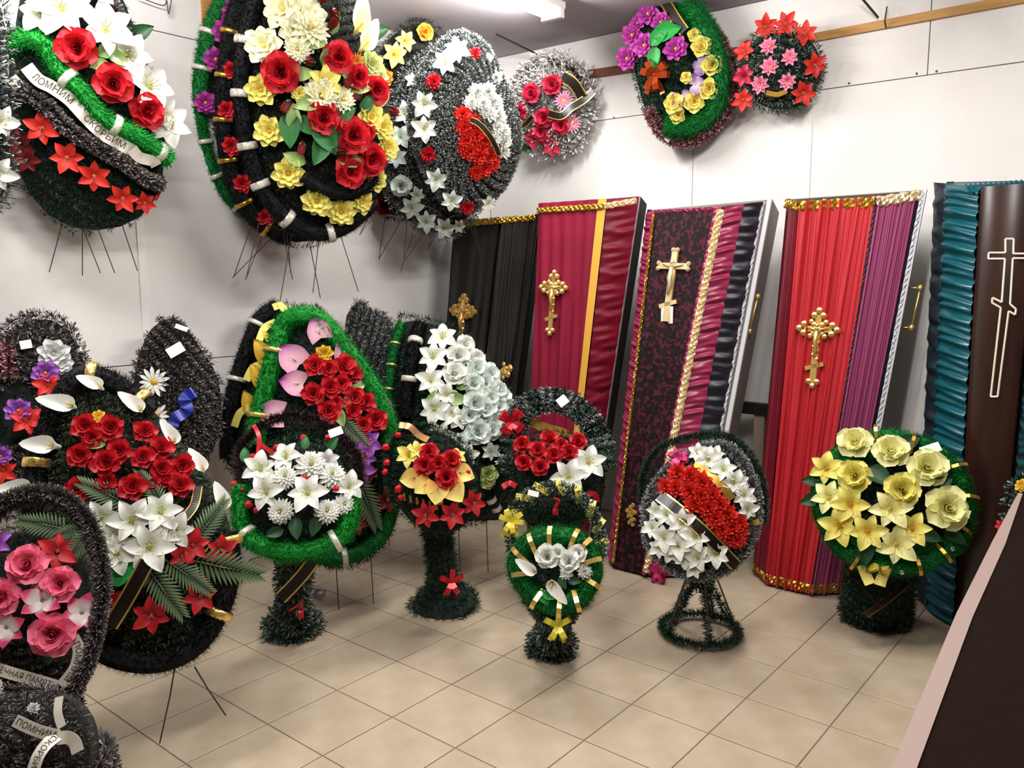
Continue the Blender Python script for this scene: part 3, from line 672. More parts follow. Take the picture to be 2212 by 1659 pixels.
def cross(root, top, bot, out, m=GOLD, ornate=True, scale=1.0):
    top, bot, out = np.asarray(top), np.asarray(bot), nrm(out); D = nrm(bot-top); H = np.linalg.norm(bot-top); S = np.cross(D, out); out = nrm(np.cross(S, D)); b = MB(); base = top+out*.008
    def Pt(x, y, z=0): return base+S*x*H+D*y*H+out*z*H
    def bar(x0, y0, x1, y1, w, t=.035):
        d = nrm(np.array([x1-x0, y1-y0])); nx, ny = -d[1]*w/2, d[0]*w/2; c = [(x0+nx, y0+ny), (x1+nx, y1+ny), (x1-nx, y1-ny), (x0-nx, y0-ny)]; b.hexa([Pt(x, y, 0) for x, y in c]+[Pt(x*1+0, y, t) for x, y in c])
    ar = .19 if ornate else .21
    bar(0, .04, 0, .97, .085); bar(-ar, .235, ar, .235, .08); bar(-.12, .70, .12, .78, .055)
    def tref(x, y, dx, dy, r=.042):
        for q in (-1, 0, 1):
            px, py = (x+dx*r*1.3*(q == 0)-dy*q*r*1.2, y+dy*r*1.3*(q == 0)+dx*q*r*1.2); c = Pt(px, py, .02); b.ball(c, r*H, 8, (1, 1, 1))
    if ornate:
        tref(0, .05, 0, -1, .05); tref(-ar, .235, -1, 0, .05); tref(ar, .235, 1, 0, .05); tref(0, .95, 0, 1, .045)
        for a in (45, 135, 225, 315):
            for q in (.085, .135): b.ball(Pt(q*math.cos(math.radians(a)), .235+q*math.sin(math.radians(a)), .015), .042*H, 8)
        for q in range(6): b.ball(Pt(.03*(-1)**q, .36+.055*q, .035), .026*H, 6)
    else:
        for x, y in ((0, .02), (-ar, .235), (ar, .235)):
            for q in (-1, 1): b.ball(Pt(x+(.03*q if x == 0 else .01*np.sign(x)), y+(0 if x == 0 else .035*q), .02), .035*H, 8)
    b.ball(Pt(0, .235, .03), .06*H, 8)
    o = b.build('cross', m, root); g = MB(); g.ball(Pt(0, .19, .06), .035*H, 8); g.tube([Pt(0, .23, .05), Pt(.005, .4, .065), Pt(-.012, .5, .06), Pt(.01, .62, .05)], [.03*H, .04*H, .03*H, .016*H], 6)
    g.tube([Pt(-.15, .215, .05), Pt(0, .25, .06), Pt(.15, .215, .05)], [.012*H, .022*H, .012*H], 5)
    f = g.build('relief_figure', m, root, True); f.parent = o; f.matrix_local = Matrix.Identity(4); return o
class Coffin:
    def __init__(s, label, y0, y1, TL, TR, BL, BR, RT, RB, LT=None, LB=None, dl=.17, db=.2, box_m=None, inner=None, boxgrow=.02, rimw=.03):
        s.n = nrm((0, -2.0, (y1-y0))); s.P0 = np.array([0, y0, 0.0]); Z = lambda p: at_pl(p[0], p[1], s.P0, s.n)
        def down(a, b):      # carry the edge a-b down to the floor
            A, B = Z(a), Z(b); t = (A[2]-.012)/(A[2]-B[2]); return A+(B-A)*t
        s.TL, s.TR = Z(TL), Z(TR); s.BL, s.BR = down(TL, BL), down(TR, BR); P1 = s.P0-s.n*dl; Z1 = lambda p: at_pl(p[0], p[1], P1, s.n)
        A, B = Z1(RT), Z1(RB); t = (A[2]-.012)/(A[2]-B[2]); s.RT, s.RB = A, A+(B-A)*t
        if LT is not None: A, B = Z1(LT), Z1(LB); t = (A[2]-.012)/(A[2]-B[2]); s.LT, s.LB = A, A+(B-A)*t
        else:
            s.LT = s.TL-s.n*dl-(s.RT-(s.TR-s.n*dl)); s.LB = s.BL-s.n*dl-(s.RB-(s.BR-s.n*dl)); s.LT[2] = s.RT[2]; s.LB[2] = s.RB[2]
        s.root = thing('coffin', label, 'coffin', ((s.BL[0]+s.BR[0])/2, y0+dl/2, 0), 'coffins standing upright along the back wall')
        s.db = db; s.dl = dl
        X = np.array([1., 0, 0]); g = boxgrow; q = -s.n*.012; a, bq, c, d = s.LT+q+np.array([0, 0, g*.3]), s.RT+X*g+q+np.array([0, 0, g*.3]), s.RB+X*g+q, s.LB+q; t = -s.n*db; k = .04
        s.box = (a, bq, c, d)
        A2, B2, C2, D2 = a+t+X*k-np.array([0, 0, .02]), bq+t-X*k-np.array([0, 0, .02]), c+t-X*k, d+t+X*k
        m = MB().hexa([d, c, C2, D2, a, bq, B2, A2]); m.build('box', box_m or mat('grey_cloth', 0x9A948C, .8), s.root)
        # flange of the box
        f = MB(); w = rimw
        for p, r in ((bq, c), (a, d)):
            sg = -1 if p is bq else 1; f.hexa([r, r+X*sg*w, r+X*sg*w-s.n*.012, r-s.n*.012, p, p+X*sg*w, p+X*sg*w-s.n*.012, p-s.n*.012])
        f = [q+s.n*.011 for q in f.v]; mm = MB().add(f[:8], [(0,3,2,1),(4,5,6,7),(0,1,5,4),(1,2,6,5),(2,3,7,6),(3,0,4,7)]); mm.build('box_rim', inner or box_m or MATS['grey_cloth'], s.root)
        mm = MB().add(f[8:], [(0,3,2,1),(4,5,6,7),(0,1,5,4),(1,2,6,5),(2,3,7,6),(3,0,4,7)]); mm.build('box_rim', mat('dark_cloth', 0x1A1416, .8), s.root)
    def F(s, u, t): return lerp(lerp(s.TL, s.TR, u), lerp(s.BL, s.BR, u), t)         # a point of the front panel
    def Rr(s, u, t): return lerp(lerp(s.TR, s.RT, u), lerp(s.BR, s.RB, u), t)        # of the right slope
    def Ll(s, u, t): return lerp(lerp(s.LT, s.TL, u), lerp(s.LB, s.BL, u), t)
    def front(s, m, disp=None, u0=0, u1=1, nu=60, nv=60, name='front_panel', t0=0, t1=1): return patch(name, s.F(u0, t0), s.F(u1, t0), s.F(u1, t1), s.F(u0, t1), nu, nv, disp, m, s.root, out=s.n)
    def right(s, m, disp=None, u0=0, u1=1, nu=24, nv=60, name='side_panel'): return patch(name, s.Rr(u0, 0), s.Rr(u1, 0), s.Rr(u1, 1), s.Rr(u0, 1), nu, nv, disp, m, s.root, out=np.array([1, -1, 0.]))
    def left(s, m, disp=None, u0=0, u1=1, nu=24, nv=60, name='side_panel'): return patch(name, s.Ll(u0, 0), s.Ll(u1, 0), s.Ll(u1, 1), s.Ll(u0, 1), nu, nv, disp, m, s.root, out=np.array([-1, -1, 0.]))
    def caps(s, m):
        for a, b, c, d, nm, o in ((s.LT, s.TL, s.TR, s.RT, 'head_panel', 1), (s.LB, s.BL, s.BR, s.RB, 'foot_panel', -1)):
            V = [a, b, c, d]; F = [(0, 1, 2, 3)]; e = np.array([0, 0, -.012*o]); V += [v+e for v in V]; F += [(4, 7, 6, 5), (0, 4, 5, 1), (1, 5, 6, 2), (2, 6, 7, 3), (3, 7, 4, 0)]
            MB().add(V, F).build(nm, m, s.root)
    def inside(s):      # a solid core so that no light leaks through the cloth
        q = -s.n*.03
        MB().hexa([s.LB+q, s.BL+q, s.BR+q, s.RB+q, s.LT+q, s.TL+q, s.TR+q, s.RT+q]).build('lid_core', DARK, s.root)
    def handle(s, pt, pb, ax_off, m=GOLD):
        P1 = s.P0-s.n*(s.dl+.05); A, B = at_pl(*pt, P1, s.n), at_pl(*pb, P1, s.n); h = MB().tube([A, B], .005, 8); h.ball(A, .016, 8); h.ball(B, .016, 8)
        for q in (A, B): h.tube([q, q-np.array([ax_off, 0, 0])], .0035, 6)
        h.build('handle', m, s.root, True)
BLK = mat('black_velvet', 0x141110, .7, noise=(0x231E1C, 4.0, 3, .35, .75))
CRIM = mat('crimson_velvet', 0x740A28, .7, noise=(0x860E30, 3.0, 3, .3, .7), inp={'Specular IOR Level': .25})
CRIMS = mat('crimson_satin', 0x760A26, .5, inp={'Specular IOR Level': .35})
YST = mat('golden_stripe', 0xD6A03C, .5)
BROC = mat('brocade', 0x160A0D, .65, noise=(0x4A1626, 46.0, 1.2, .53, .56), inp={'Specular IOR Level': .2})
MAGS = mat('magenta_satin', 0x9C2E54, .36)
NAVY = mat('navy_satin', 0x191624, .42)
REDP = mat('red_satin', 0xB4222C, .45)
MARP = mat('maroon_satin', 0x6A0A20, .45)
PURP = mat('purple_satin', 0x983E6A, .45)
TEAL = mat('teal_satin', 0x0E4E5A, .28)
DTEAL = mat('dark_teal_cloth', 0x14202A, .5)
LACQ = mat('brown_lacquer', 0x1E0F0D, .22, noise=(0x3A2018, 2.0, 3, .3, .7), stretch=(6, 6, .6))
LACE = mat('white_lace', 0xCFCFD6, .7); LACEG = mat('grey_lace', 0x6E6A68, .7)
SEQ = mat('gold_sequins', 0xF4DEAC, .28, .6); FOIL = mat('gold_braid', 0xC89E40, .3, .9)
GREYB = mat('grey_cloth', 0x9A948C, .8); STEEL = mat('silver_edge', 0xB4B2AE, .5, .2)

# black velvet coffin in the corner
c = Coffin('black velvet coffin with a gold cross standing in the wall corner', 3.84, 3.975, (990, 478), (1085, 470), (968, 800), (1040, 860), (1163, 462), (1110, 860), LT=(980, 478), LB=(958, 800), dl=.14, db=.12, box_m=mat('black_cloth', 0x141210, .8), boxgrow=.0)
c.inside(); c.front(BLK, folds(.012, 3)); c.right(BLK, folds(.01, 4)); c.left(BLK); c.caps(BLK)
trim(c.F(-.05, .012)+c.n*.03, c.F(1, .012)+c.n*.03, .035, c.n, FOIL, c.root, seed=1); trim(c.Rr(0, .012)+c.n*.03, c.Rr(1, .012)+c.n*.03, .035, nrm((1, -1, 0)), FOIL, c.root, seed=2)
trim(c.Rr(1, 0), c.Rr(1, 1), .012, nrm((1, -1, 0)), LACEG, c.root, 'lace_edge', seed=3)
cross(c.root, at_pl(1014, 642, c.P0, c.n)+c.n*.035, at_pl(1005, 770, c.P0, c.n)+c.n*.035, c.n)
o = at_pl(1098, 800, c.P0-c.n*.06, c.n); b = MB(); 
for i in range(9): b.ball(o+np.array([.022*math.cos(i*2.4)*(i/4), -.035, .028*math.sin(i*2.4)*(i/4)]), .014+.004*(i % 3), 6, (1, .5, 1.2))
b.build('corner_ornament', GOLD, c.root)
# crimson velvet coffin with the yellow stripe
c = Coffin('crimson velvet coffin with a yellow stripe and gold cross', 3.77, 3.96, (1166, 440), (1312, 430), (1150, 880), (1262, 870), (1380, 424), (1300, 960), LT=(1164, 441), LB=(1148, 880), dl=.14, db=.14, inner=STEEL, box_m=mat('black_maroon_cloth', 0x1A0A0E, .8), boxgrow=.004, rimw=.01)
c.inside(); c.front(CRIM, folds(.008, 9), 0, .9); c.front(YST, lambda s, t: .02+0*s, .9, 1.02, 4, 40, 'stripe'); c.right(CRIMS, ruche(.008, 30, 5), nv=320); c.left(CRIM); c.caps(CRIMS)
trim(c.F(0, .022)+c.n*.022, c.F(1, .022)+c.n*.022, .032, c.n, FOIL, c.root, seed=5); trim(c.Rr(0, .022)+c.n*.022, c.Rr(1, .014)+c.n*.022, .032, nrm((1, -1, 0)), SEQ, c.root, seed=6)
cross(c.root, at_pl(1206, 592, c.P0, c.n)+c.n*.022, at_pl(1196, 720, c.P0, c.n)+c.n*.022, c.n)
# dark brocade coffin with magenta ruffles
c = Coffin('dark maroon brocade coffin with magenta ruffles and gold sequin trim', 3.68, 4.05, (1413, 455), (1562, 447), (1325, 1225), (1460, 945), (1648, 436), (1556, 930), LT=(1398, 458), LB=(1314, 1225), dl=.14, db=.2, inner=LACE, box_m=mat('silver_cloth', 0x7C7872, .6), boxgrow=.045, rimw=.022)
c.inside(); c.front(BROC, folds(.003, 2)); c.left(MAGS, ruche(.009, 60, 7), nv=480); c.caps(NAVY)
c.right(MAGS, ruche(.010, 46, 11), 0, .52, nv=480, name='ruffle'); c.right(NAVY, ruche(.009, 30, 12), .5, 1, nv=300)
patch('ruffle', c.F(.9, 0)+c.n*.01, c.F(1.0, 0)+c.n*.014, c.F(1.0, 1)+c.n*.014, c.F(.86, 1)+c.n*.01, 6, 480, ruche(.007, 60, 14), MAGS, c.root, out=c.n)
trim(c.F(1, .01)+c.n*.02, c.F(1, .99)+c.n*.02, .038, nrm((.4, -1, .1)), SEQ, c.root, 'sequin_trim', seed=8, amp=.006); trim(c.F(.02, .01)+c.n*.01, c.F(.02, .99)+c.n*.01, .016, c.n, FOIL, c.root, 'gold_trim', seed=9)
trim(c.F(0, .004), c.F(1, .004), .02, c.n, MAGS, c.root, 'piping', seed=10); trim(c.Rr(1, 0), c.Rr(1, 1), .014, nrm((1, -1, 0)), LACE, c.root, 'lace_edge', seed=11)
b = MB()
for i in range(24):
    q = c.F(1, .02+.04*i)+c.n*.032+np.array([.018*(1 if i % 2 else .3), 0, 0]); b.ball(q, .006, 6)
b.build('sequins', SEQ, c.root, kind='stuff')
cross(c.root, at_pl(1463, 538, c.P0, c.n), at_pl(1440, 700, c.P0, c.n), c.n, SEQ, ornate=False)
q = at_pl(1441, 680, c.P0+c.n*.012, c.n); MB().box(q-np.array([.035, .002, .045]), q+np.array([.035, .0, .045])).build('price_tag', PAPER, c.root)
q = at_pl(1365, 1112, c.P0+c.n*.02, c.n); b = MB()
for i in range(12): b.ball(q+np.array([.03*math.cos(i*2.4)*(i/12)**.5, -.006, .06*math.sin(i*2.4)*(i/12)**.5]), .013, 6)
b.build('corner_ornament', GOLD, c.root)
q = at_pl(1425, 1235, c.P0+c.n*.02, c.n); bow(q, c.n, .06, mat('magenta_foil', 0xC03068, .3, .3), c.root, 5)
c.handle((1637, 641), (1619, 716), .05)
# red pleated coffin
c = Coffin('bright red pleated coffin with a purple side and large gold cross', 3.96, 4.15, (1728, 437), (1893, 428), (1654, 1258), (1752, 1278), (1992, 412), (1893, 925), LT=(1700, 432), LB=(1624, 1250), dl=.13, db=.1, box_m=mat('pale_cloth', 0x8E8A84, .7), inner=LACE, boxgrow=.02, rimw=.014)
c.inside(); c.front(REDP, pleat(.012, 26, 3), 0, 1, 160, 30); c.right(PURP, pleat(.010, 16, 5), 0, .86, 90, 30); c.right(NAVY, None, .86, 1, 4, 20, 'dark_edge'); c.left(MARP, pleat(.008, 8, 6), 0, 1, 50, 30); c.caps(mat('maroon_cloth', 0x2A0810, .7))
trim(c.Rr(.01, 0), c.Rr(.01, 1), .014, c.n, NAVY, c.root, 'navy_braid', seed=12, amp=.002)
trim(c.F(-.02, .01), c.F(1, .01), .05, c.n, FOIL, c.root, seed=13, amp=.006); trim(c.Rr(0, .01), c.Rr(.95, .01), .05, nrm((1, -1, 0)), SEQ, c.root, seed=14, amp=.006); trim(c.Ll(0, .01), c.Ll(1, .01), .05, nrm((-1, -1, 0)), FOIL, c.root, seed=15, amp=.006)
for A, B, k in ((c.Ll(0, .985), c.Ll(1, .985), 16), (c.F(0, .985), c.F(1, .985), 17), (c.Rr(0, .985), c.Rr(1, .985), 18)): trim(A, B, .045, nrm((.2, -1, 0)), FOIL, c.root, seed=k, amp=.006)
trim(c.Rr(1, 0), c.Rr(1, 1), .016, nrm((1, -1, 0)), LACE, c.root, 'lace_edge', seed=19)
cross(c.root, at_pl(1773, 674, c.P0, c.n), at_pl(1757, 832, c.P0, c.n), c.n, GOLD)
c.handle((1988, 622), (1969, 708), .06)
# lacquered coffin with teal satin
c = Coffin('glossy dark brown coffin with teal gathered satin and outlined cross', 4.0, 4.2, (2118, 405), (2252, 396), (2062, 1340), (2205, 880), (2330, 390), (2285, 880), LT=(2044, 396), LB=(2000, 1330), dl=.15, db=.2, box_m=DTEAL, boxgrow=.022)
c.inside(); c.caps(TEAL); c.left(TEAL, ruche(.013, 44, 21), 0, 1, 30, 420, 'gathered_satin'); c.right(TEAL, ruche(.013, 44, 22), 0, 1, 30, 420, 'gathered_satin')
c.front(LACQ, lambda s, t: .02*np.sin(s*3.1416)**.6, nu=24, nv=8, name='lid_board')
patch('gathered_satin', c.F(-.3, -.012)-c.n*.03, c.F(1.3, -.012)-c.n*.03, c.F(1.2, .012)+c.n*.004, c.F(-.2, .012)+c.n*.004, 90, 8, lambda s, t: .008*np.sin(s*120), TEAL, c.root, out=np.array([0, 0, 1.]))
patch('cloth_edge', c.Ll(-.35, 0)-c.n*.01, c.Ll(.04, 0)+c.n*.006, c.Ll(.04, 1)+c.n*.006, c.Ll(-.35, 1)-c.n*.01, 6, 160, ruche(.01, 30, 25), DTEAL, c.root, out=np.array([-1, -1, 0.]))
pts = [(2172, 516), (2190, 516), (2189, 548), (2226, 548), (2226, 558), (2188, 558), (2182, 657), (2195, 668), (2193, 680), (2179, 672), (2155, 857), (2140, 857), (2162, 665), (2143, 654), (2144, 643), (2164, 653), (2171, 559), (2135, 559), (2136, 546), (2172, 546)]
PP = [at_pl(x, y, c.P0+c.n*.022, c.n) for x, y in pts]; b = MB()
for i in range(len(PP)): b.tube([PP[i], PP[(i+1) % len(PP)]], .0045, 6)
b.build('outlined_cross', mat('pale_gold', 0xF0E2CC, .35, .2), c.root)
# dark trestle seen in the gap between two coffins
t = thing('trestle', 'dark wooden trestle in the gap between brocade and red coffins', 'trestle', (-1.9, 4.5, 0)); DW = mat('dark_wood', 0x17110E, .6); LW = mat('pale_board', 0x9A8A7C, .7)
z = float(at_ax(1640, 882, 1, 4.5)[2]); x0, x1 = float(at_ax(1585, 880, 1, 4.5)[0]), float(at_ax(1690, 880, 1, 4.5)[0])
MB().box((x0-.1, 4.47, z-.035), (x1+.1, 4.52, z+.03)).build('crossbar', DW, t)
for x, m_ in ((x0-.06, DW), ((x0+x1)/2+.02, LW), (x1+.06, DW)): MB().box((x-.03, 4.48, 0), (x+.03, 4.53, z-.035)).build('leg', m_, t)
# ------------------------------------------------------------------ wreaths hung on the left wall
GH = 'wreaths hung high on the walls'; GF = 'wreaths leaning along the left wall'; GB = 'flower baskets on the floor'
NL = (.88, -.42, -.12)
w = Arr('funeral_wreath', 'dark wreath cut by the left edge with white lilies', 'wreath', ('d', 3.1), NL, [(-230, 60), (-60, -60), (8, 30), (16, 160), (22, 300), (12, 420), (-80, 490), (-230, 420)], .1, GH)
w.fill('silver', .05, 650, .04); w.wires([[(-20, 0), (-20, 10)]]); w.flowers('lily:white -6,262,38 -8,372,40;star:darkred -30,300,30')
w = Arr('funeral_wreath', 'upper left wreath with green boa, silver ribbon, lilies and red star flowers', 'wreath', ('d', 3.5), NL, [(80, -150), (190, -130), (262, -20), (305, 90), (345, 210), (362, 330), (345, 425), (300, 482), (220, 507), (130, 492), (62, 430), (26, 340), (12, 200), (30, 40)], .14, GH)
w.fill('green', .034, 1000, .026, .0035, pattern='rows', ang=-38)
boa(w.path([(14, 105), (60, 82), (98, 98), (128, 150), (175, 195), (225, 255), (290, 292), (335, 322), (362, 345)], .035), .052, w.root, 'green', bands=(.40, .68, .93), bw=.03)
tinsel('silver_rope', [w.path([(40, 190), (100, 228), (150, 280), (200, 312), (258, 345), (310, 383), (348, 398)], .03+k*.008) for k in range(3)], w.root, 'brownsilver', 2600, .034, .005)
tinsel('silver_rope', [w.path([(170, -120), (225, -30), (262, 60), (285, 130)], .03)], w.root, 'brownsilver', 2400, .034, .005)
w.ribbon([(57, 143), (82, 172), (112, 188), (150, 215), (190, 258), (222, 288), (262, 312), (292, 328)], 27, SILVER, .05, text='ПОМНИМ      СКОРБИМ', wav=.004)
w.ribbon([(285, 322), (302, 340), (330, 348), (338, 358)], 24, SILVER, .06); w.ribbon([(24, 168), (40, 185), (58, 200)], 24, SILVER, .05)
w.flowers('''rose:red 168,105,50 243,182,48 312,240,44
lily:white 135,18,64 226,66,58 92,30,46 272,118,50 320,188,52 345,240,40 364,268,48 180,-40,60
star:scarlet 92,277,39 145,340,38 203,380,37 265,428,34 312,437,26;star:darkred 44,310,34 60,345,30
leaf:paleleaf 232,108,22,40 250,125,22,-30 286,168,24,10 215,140,18,200;leaf:darkleaf 305,70,24,30''', .03)
for a in ([(228, 0), (252, 26), (268, 55), (286, 98)], [(352, 380), (345, 410), (334, 432)]): MB().tube(w.path(a, .02), .009, 6).build('red_cord', mat('red_cord', 0xA01428, .6), w.root, True)
w.wires([[(135, 480), (106, 588)], [(178, 490), (178, 595)], [(180, 495), (217, 590)], [(210, 490), (248, 590)], [(262, 480), (297, 585)]])
# stack of three
w = Arr('funeral_wreath', 'rearmost green boa wreath with purple flowers on the left wall', 'wreath', ('d', 4.36), NL, [(490, -40), (452, 50), (428, 150), (422, 260), (442, 350), (482, 425), (570, 480), (700, 450), (780, 300), (760, 50), (640, -70)], .04, GH, thick=.03)
w.fill('dark', .05, 500, .03, pieces=False)
boa(w.path([(500, -30), (458, 50), (437, 140), (430, 240), (448, 340), (490, 420), (560, 470)], .02), .058, w.root, 'midgreen', bands=(.2, .34, .48, .62, .76, .9))
w.flowers('dahlia:purple 506,30,30 486,72,30 466,128,28 444,222,26 497,50,22', .085)
w = Arr('funeral_wreath', 'middle black boa wreath with red flowers, behind the yellow flower wreath', 'wreath', ('d', 4.2), NL, [(520, -50), (488, 60), (472, 180), (472, 300), (494, 400), (545, 485), (625, 530), (700, 522), (780, 440), (800, 200), (760, 0), (640, -90)], .04, GH, thick=.03)
w.fill('dark', .05, 500, .03, pieces=False)
boa(w.path([(530, -40), (500, 60), (484, 180), (484, 300), (506, 395), (556, 478), (628, 518)], .02), .055, w.root, 'black', bands=(.18, .33, .48, .62, .78, .9), band_mat=GOLDD)
w.flowers('dahlia:red 500,152,20 490,238,22 500,316,23 524,397,22 573,470,19', .06)
w.wires([[(545, 480), (505, 598)], [(575, 490), (530, 605)], [(600, 500), (502, 600)]])
w = Arr('funeral_wreath', 'large front wreath with yellow flowers, red roses and black boa rim', 'wreath', ('d', 3.98), NL, [(560, -70), (660, -120), (765, -50), (806, 60), (838, 180), (850, 300), (832, 400), (792, 470), (735, 508), (650, 515), (585, 478), (548, 400), (522, 300), (512, 200), (524, 80)], .17, GH)
w.fill('dark', .04, 700, .035, pattern='rows', ang=20)
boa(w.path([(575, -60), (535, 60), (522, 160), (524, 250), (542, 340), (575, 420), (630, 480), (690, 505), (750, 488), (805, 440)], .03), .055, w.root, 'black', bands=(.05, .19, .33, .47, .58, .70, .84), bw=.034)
boa(w.path([(650, 380), (700, 410), (760, 415), (815, 385)], .03), .05, w.root, 'black')
w.flowers('''dahlia:palecream 612,20,44 662,35,42 571,99,40 640,64,40
mum:palecream 643,107,28 694,207,40 738,215,30 668,62,44 700,190,26
dahlia:yellow 565,195,33 583,284,33 623,374,34 684,433,33 736,457,31 782,437,25 809,386,27 800,254,29 825,274,27 835,318,26 646,203,17
calla:cream 768,58,44,80 782,100,40,60;dahlia:lime 801,139,28 818,165,20;gerbera:orange 770,131,18;lily:yellow 700,178,34
rose:red 609,157,44 730,127,36 770,167,28 809,195,32 696,254,37 760,294,41 798,342,37 754,370,38 790,285,22
bud:darkred 694,8,18 732,40,18 706,68,18 678,135,18 627,217,18 654,306,16 720,322,18 742,171,16 782,207,15 833,231,16
leaf:paleleaf 706,123,20,60 734,147,18,-60 654,159,20,10 666,223,24,200 635,254,22,90 774,191,20,0 813,217,22,20 754,346,24,-20 638,342,20,160 682,94,16,0 720,55,16,80
leaf:leaf 702,290,34,-60 627,278,30,-90 690,320,28,-110 715,300,24,20 660,270,22,-40 745,245,20,30 790,225,18,60''', .035, 1.12)
w.wires([[(560, 480), (532, 600)], [(612, 505), (632, 604)], [(630, 505), (605, 650)], [(665, 505), (692, 644)], [(690, 505), (676, 632)], [(733, 500), (774, 630)], [(620, 505), (628, 590)]])
# stack of three by the corner
w = Arr('funeral_wreath', 'brown wreath with orange and yellow flowers near the ceiling corner', 'wreath', ('d', 5.0), NL, [(830, 95), (862, 62), (900, 42), (945, 62), (985, 150), (980, 330), (930, 450), (850, 472), (808, 440), (800, 300), (808, 160)], .06, GH)
w.fill('brown', .045, 700, .04); w.flowers('lily:lemon 850,118,27 874,88,22;rose:orange 916,70,22;dahlia:orange 832,168,20;rose:darkred 828,443,24;leaf:darkleaf 810,70,26,20', .03)
w.wires([[(812, 440), (770, 520)], [(835, 450), (818, 560)]])
w = Arr('funeral_wreath', 'dark silver tinsel wreath rimmed with white lilies and a white rose', 'wreath', ('d', 4.88), NL, [(895, 135), (858, 185), (842, 260), (830, 360), (842, 430), (880, 478), (940, 508), (1000, 492), (1050, 400), (1050, 200), (980, 90)], .07, GH)
w.fill('silver', .042, 1000, .032, .0035); w.flowers('lily:mint 874,244,25 865,295,26 856,338,24 888,447,26 919,478,24 957,492,24 989,488,16 892,175,18 900,420,18;rose:mint 865,401,27', .03)
w.wires([[(870, 470), (818, 560)], [(900, 480), (864, 590)], [(925, 490), (876, 562)], [(950, 495), (922, 540)], [(880, 475), (872, 560)]])
w = Arr('funeral_wreath', 'front silver tinsel wreath with swirling rows and white and red centre', 'wreath', ('d', 4.6), (.82, -.52, -.14), [(953, 92), (993, 69), (1047, 98), (1083, 170), (1112, 240), (1120, 309), (1100, 381), (1064, 428), (1014, 456), (964, 438), (924, 384), (896, 320), (884, 251), (892, 193), (917, 139)], .12, GH, ctr=(1020, 275))
w.fill('silver', .03, 1500, .019, .0035, 'tinsel_row', .1, 1.0, 'radial', .9, 36); w.fill('silver', .03, 2000, .022, .0035, 'tinsel_rim', .97, 1.0)
w.flowers('''carnation:white 1030,198,22 1054,198,22 1018,222,20 1042,224,22 1066,220,22 1058,246,22 1078,252,20 1086,282,20 1074,276,20 1088,306,20 1087,328,18 1068,300,18 1048,242,18 1070,232,20
carnation:scarlet 1000,248,22 1020,264,22 1002,276,22 1028,292,24 1008,304,22 1044,304,24 1014,326,24 1034,336,24 1058,338,22 1064,352,20 1046,364,22 1028,372,20 1002,322,18 1040,320,22 1010,288,20
lily:mint 986,110,28 962,136,27 941,385,26 975,432,24;lily:white 917,224,29 917,278,29 1054,438,18 1072,168,16
carnation:red 1026,116,15 937,177,20 926,333,20 1009,447,18''', .03)
w.ribbon([(1016, 258), (1035, 268), (1055, 290), (1068, 312), (1078, 335)], 12, BLACKR, .08, edge=GOLD); w.tag(1057, 124, 14, 16, 60)
w.wires([[(1000, 440), (1042, 566)], [(1012, 445), (1042, 566)], [(1020, 440), (1040, 562)], [(958, 430), (923, 540)]])
# ------------------------------------------------------------------ on the back wall
NB = (.2, -1, -.12)
w = Arr('funeral_wreath', 'small white fringed wreath with crimson flowers on the back wall', 'wreath', ('y', 4.46), NB, [(1155, 132), (1210, 118), (1262, 152), (1281, 205), (1276, 265), (1250, 312), (1205, 335), (1150, 322), (1116, 280), (1108, 222), (1120, 168)], .1, GH, body_mat=mat('pale_backing', 0x8A8682, .9))
w.fill('white', .04, 500, .05, .007, hi=1.0, lo=.45); w.fill('silver', .05, 500, .035, hi=.45, lo=.1)
tinsel('dark_tinsel', [w.path([(1180, 130), (1235, 150), (1262, 190)], .02), w.path([(1112, 185), (1125, 165), (1160, 135)], .02)], w.root, 'brown', 1500, .04, .006)
w.flowers('rose:crimson 1150,203,25 1195,184,26 1127,243,23 1177,255,25 1213,271,22 1170,285,20;star:crimson 1153,300,24 1194,316,26 1178,290,20;gerbera:palepink 1218,217,24 1236,267,22;leaf:darkleaf 1140,318,14,200', .03)
w.ribbon([(1215, 165), (1240, 182), (1258, 212)], 24, BLACKR, .06, edge=GOLD); w.ribbon([(1282, 196), (1262, 215), (1235, 232), (1212, 250), (1185, 245)], 16, BLACKR, .07, edge=GOLD); w.ribbon([(1150, 252), (1135, 268), (1122, 275)], 12, BLACKR, .06, edge=GOLD)
w = Arr('funeral_wreath', 'teardrop wreath with purple and yellow flowers and bronze bow', 'wreath', ('y', 4.44), NB, [(1425, -15), (1480, 8), (1535, 40), (1573, 95), (1590, 170), (1578, 242), (1545, 290), (1490, 318), (1432, 300), (1396, 250), (1376, 190), (1364, 130), (1378, 50)], .1, GH)
w.fill('vivid', .034, 1000, .028, hi=.98)
boa(w.path([(1478, 8), (1515, 55), (1545, 115), (1556, 180), (1538, 240), (1490, 272), (1442, 268)], .015), .085, w.root, 'midgreen', dens=9000)
for k, st in ((0, 'pinksilver'), (9, 'pinksilver')):
    tinsel('pink_tinsel', [w.path([(1508-k, 32+k), (1560-k, 88+k*.5), (1586-k, 170), (1574-k, 240-k*.6), (1530-k*.5, 292-k), (1475, 312-k), (1425+k*.5, 288-k), (1396+k, 236)], .02+k*.001)], w.root, st, 2600, .03, .005)
w.flowers('''dahlia:purple 1400,30,26 1428,48,23 1366,76,26 1393,98,28 1355,127,27 1460,106,29 1378,50,20
camellia:yellow 1500,76,17 1514,103,26 1538,141,26 1531,192,26 1500,220,26 1457,224,26 1466,248,21 1483,168,15
pansy:pansy 1514,143,22 1502,182,24 1474,211,24;leaf:green 1440,70,28,10 1425,80,24,40 1415,125,22,-90 1445,62,22,-20''', .04)
